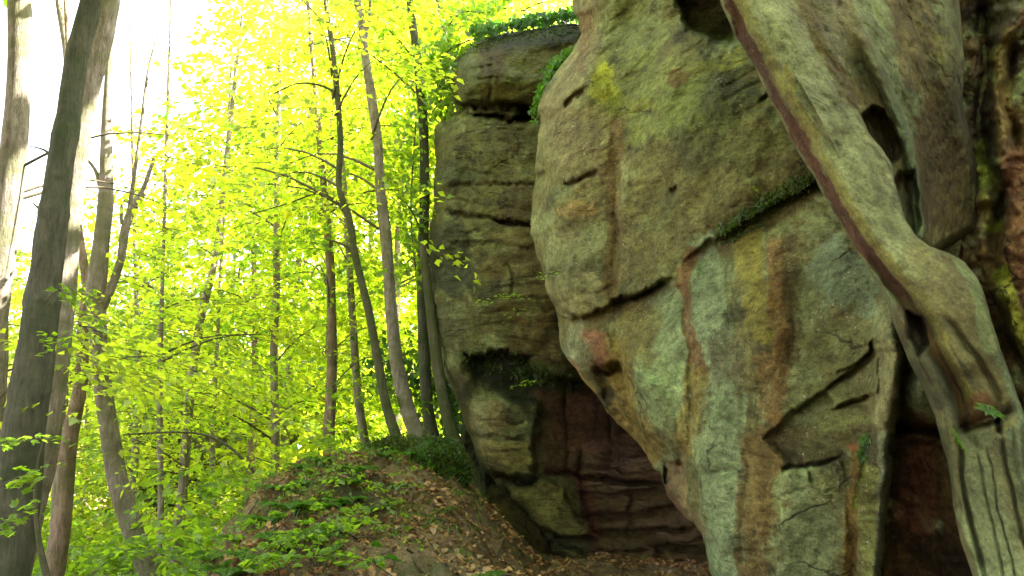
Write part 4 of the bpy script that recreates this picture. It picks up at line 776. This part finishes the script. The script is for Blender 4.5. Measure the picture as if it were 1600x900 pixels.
ivy_mass('ivy', [(735, 62), (700, 80), (680, 110), (690, 150), (672, 180)], 11.3, 900, .10, 1, 'bright ivy spilling over the left shoulder of the cliff block', 'ivy', 'leaf_mid')
ivy_mass('ivy', [(650, 190), (645, 260), (642, 330), (650, 430)], 11.5, 650, .09, 2, 'loose ivy hanging down the left edge of the cliff block', 'ivy', 'leaf_mid', .6, 26)
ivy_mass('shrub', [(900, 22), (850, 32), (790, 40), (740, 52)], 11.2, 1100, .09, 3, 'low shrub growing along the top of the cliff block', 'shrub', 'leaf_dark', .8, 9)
ivy_mass('shrub', [(700, 40), (720, 20), (760, 20), (800, 10)], 12.0, 700, .10, 4, 'leafy shrub behind the top left corner of the cliff block', 'shrub', 'leaf_mid', 1, 24)
ivy_mass('grass_tuft', [(888, 88), (868, 112), (850, 150), (838, 190)], 9.6, 900, .09, 5, 'green grass hanging in the gap between the cliff block and the pale boulder', 'grass', 'fern', .4, 12)
def sprig(pts, Y, n, L, seed, label, mat='leaf_mid', name='leafy_twig'):
    g = np.random.default_rng(seed); q = smooth_line(np.c_[np.array(pts, float), np.zeros(len(pts))], 20)[:, :2]; W = P(q[:, 0], q[:, 1], Y - np.linspace(0, .35, 20)); b = Bag()
    V, F = tube(W, .004 * (1.2 - np.linspace(0, 1, 20)) * (L / .06), 5); b.add(V, F, 1)
    k = g.integers(3, 20, n); C = W[k] + g.normal(size=(n, 3)) * L * np.array([.8, .8, .35]); nr = unit(np.array([-.1, -.35, 1]) + .3 * g.normal(size=(n, 3))); d = unit((W[-1] - W[0]) / np.linalg.norm(W[-1] - W[0]) + .8 * g.normal(size=(n, 3)) * np.array([1, 1, .3]))
    for ang in (-.6, 0, .6):     # three-lobed leaves
        s = np.cross(nr, d); dd = unit(d * math.cos(ang) + s * math.sin(ang)); l = L * g.uniform(.7, 1.1, n) * (1 if ang == 0 else .75); V, F = leaf_quads(C + dd * l[:, None] * .45, dd, nr, l, l * .5); b.add(V, F, 0)
    o = link(bpy.data.objects.new(name, b.data(name, [M[mat], M['twig']], True, W[0]))); o.location = [float(a) for a in W[0]]
    return tag(o, label, 'twig')
sprig([(845, 470), (812, 462), (780, 466), (748, 472)], 9.9, 46, .055, 1, 'leafy sprig jutting across the middle of the dark cliff block', 'leaf_mid')
sprig([(845, 480), (815, 484), (790, 498)], 9.9, 20, .05, 2, 'drooping lower sprig below the longer one on the cliff block', 'leaf_mid')
sprig([(850, 598), (825, 598), (796, 604)], 9.6, 22, .055, 3, 'small sprig under the dark overhang of the cliff block', 'leaf_mid')
sprig([(880, 425), (862, 426), (846, 432)], 7.2, 12, .04, 4, 'tiny sprig at the left rim of the pale boulder', 'leaf_mid')
# near branches on the left
def near_branch(pts, Y, L, n, seed, label):
    return sprig(pts, Y, n, L, seed, label, 'leaf_mid', 'branch')
near_branch([(-40, 790), (0, 760), (30, 745), (62, 742)], 3.6, .065, 30, 21, 'branch with fresh lobed leaves poking in low at the left edge')
near_branch([(-40, 690), (20, 690), (60, 686), (90, 682)], 4.4, .05, 40, 22, 'thin leafy branch crossing the grey-green trunk low down')
near_branch([(70, 470), (100, 450), (125, 462), (150, 500), (168, 540)], 5.6, .06, 60, 23, 'leafy branch hanging between the shaded trunk and the crooked forked tree')
near_branch([(60, 560), (75, 545), (90, 530), (110, 520)], 5.4, .055, 30, 24, 'small leaf spray in front of the middle of the grey-green trunk')
near_branch([(140, 900), (180, 870), (215, 855), (250, 850)], 5.2, .075, 70, 25, 'leafy sapling branch at the bottom by the crooked tree foot')
near_branch([(-30, 840), (10, 815), (40, 800)], 4.2, .06, 30, 26, 'lowest leafy branch at the left edge')
near_branch([(380, 960), (330, 930), (280, 880), (230, 860), (180, 880)], 5.8, .07, 80, 27, 'wide leafy sapling branch along the bottom edge')
near_branch([(620, 905), (580, 880), (520, 868), (460, 872), (430, 880)], 5.0, .06, 90, 28, 'leafy sapling branch reaching left over the path edge')
def bare(pts, Y, w, label):
    q = smooth_line(np.c_[np.array(pts, float), np.zeros(len(pts))], 30)[:, :2]; W = P(q[:, 0], q[:, 1], Y); V, F = tube(W, np.linspace(w, w * .35, 30), 6, .2); b = Bag(); b.add(V, F)
    o = link(bpy.data.objects.new('branch', b.data('branch', [M['bark_dark']], True, W[0]))); o.location = [float(a) for a in W[0]]; tag(o, label, 'branch')
bare([(75, 910), (62, 850), (55, 780), (60, 720), (68, 690)], 5.5, .022, 'thin bare stem standing in front of the foot of the grey-green trunk')
bare([(400, 740), (360, 700), (320, 680), (250, 676), (190, 680)], 9, .02, 'long bare branch arching low across the outcrop')
bare([(330, 900), (380, 830), (440, 760), (470, 720)], 8.0, .018, 'bare stick leaning up the left face of the mound')
bare([(160, 520), (120, 508), (60, 512), (0, 505)], 8.0, .014, 'thin bare twig crossing behind the shaded trunks')

# moss tufts as parts of the rocks
def moss(parent, pts, Y, n, L, seed, mat, spread, name='moss', yo=.0):
    g = np.random.default_rng(seed); p = np.array(pts, float); q = smooth_line(np.c_[p, np.zeros(len(p))], 60)[:, :2]; k = g.integers(0, 60, n); u = q[k, 0] + g.normal(size=n) * spread; v = q[k, 1] + g.normal(size=n) * spread * .5
    U, V_, PT = MAINGRID
    return g, u, v
def surface_pt(u, v, grid, wrapn=5):
    U, V_, PT = grid; core = PT[wrapn:-wrapn, wrapn:-wrapn]; r = np.clip(((v - V_[0, 0]) / (V_[1, 0] - V_[0, 0])).round().astype(int), 0, U.shape[0] - 1)
    c = np.clip(((u - U[r, 0]) / (U[r, -1] - U[r, 0]) * (U.shape[1] - 1)).round().astype(int), 0, U.shape[1] - 1); return core[r, c]
def moss_on_main(pts, n, L, seed, mat, spread, grid=None, host=None):
    g, u, v = moss(None, pts, 0, n, L, seed, mat, spread); C = surface_pt(u, v, grid or MAINGRID); keep = fbm(C * 6 + seed, 2) > -.15; C = C[keep]; n = len(C)
    d = unit(np.array([-.3, -.35, -.75]) + .5 * g.normal(size=(n, 3))); l = L * g.uniform(.5, 1.2, n); V, F = leaf_quads(C + np.array([-.01, -.015, 0]), d, unit(np.array([-.5, -.8, .3]) + .4 * g.normal(size=(n, 3))), l, l * .3); b = Bag(); b.add(V, F)
    o = part('moss', b.data('moss', [M[mat]]), host or main); return o
moss_on_main([(1138, 370), (1180, 335), (1232, 300), (1284, 276)], 2600, .05, 1, 'moss', 11)['label'] = 'dark green moss hanging along the ledge'
moss_on_main([(938, 118), (936, 150), (962, 178)], 500, .03, 2, 'moss_yellow', 9)['label'] = 'bright yellow lichen patch'
moss_on_main([(1356, 682), (1350, 700), (1346, 722)], 260, .035, 3, 'fern', 3)['label'] = 'bright green grass tuft'
for nm, sd in (('mossy_boulder', 1), ('mossy_boulder.001', 2)):
    o = bpy.data.objects[nm]; W = SURF[nm].reshape(-1, 3); gg = np.random.default_rng(sd); C = W[gg.integers(0, len(W), 5200)]; C = C[C[:, 2] > np.median(W[:, 2]) - .12]; k = len(C); ce = W.mean(0)
    C = C + gg.normal(size=(k, 3)) * .02; out = unit(C - ce); d = unit(np.array([0, 0, .2]) + out * .8 + .6 * gg.normal(size=(k, 3))); l = gg.uniform(.02, .055, k); V, F = leaf_quads(C + d * l[:, None] * .3, d, rnd_dir(k, gg), l, l * .4); bb = Bag(); bb.add(V, F)
    q = link(bpy.data.objects.new('moss', bb.data('moss', [M['moss']], True, np.array(o.location)))); q.parent = o
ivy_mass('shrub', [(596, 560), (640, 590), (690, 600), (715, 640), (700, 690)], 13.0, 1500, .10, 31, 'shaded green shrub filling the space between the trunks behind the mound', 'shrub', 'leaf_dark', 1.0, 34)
moss_on_main([(732, 560), (790, 566), (836, 585), (885, 598)], 2600, .07, 4, 'moss', 15, FARGRID, far_cliff)['label'] = 'dark moss in the shaded band under the cliff face'
moss_on_main([(730, 78), (790, 56), (900, 48)], 1500, .06, 5, 'moss', 9, FARGRID, far_cliff)['label'] = 'dark moss along the top edge'
f = plant(ferns[2], P(1492, 690, 3.0), .17, 1.0, 'fern', 'small pale green fern hanging on the edge of the slanting rib', 'fern', None, (1.2, .3))
f2 = plant(ferns[0], P(1545, 648, 2.98), .14, 1.0, 'fern', 'tiny yellow-green fern on the broken step of the slanting rib', 'fern', None, (.4, -.3))
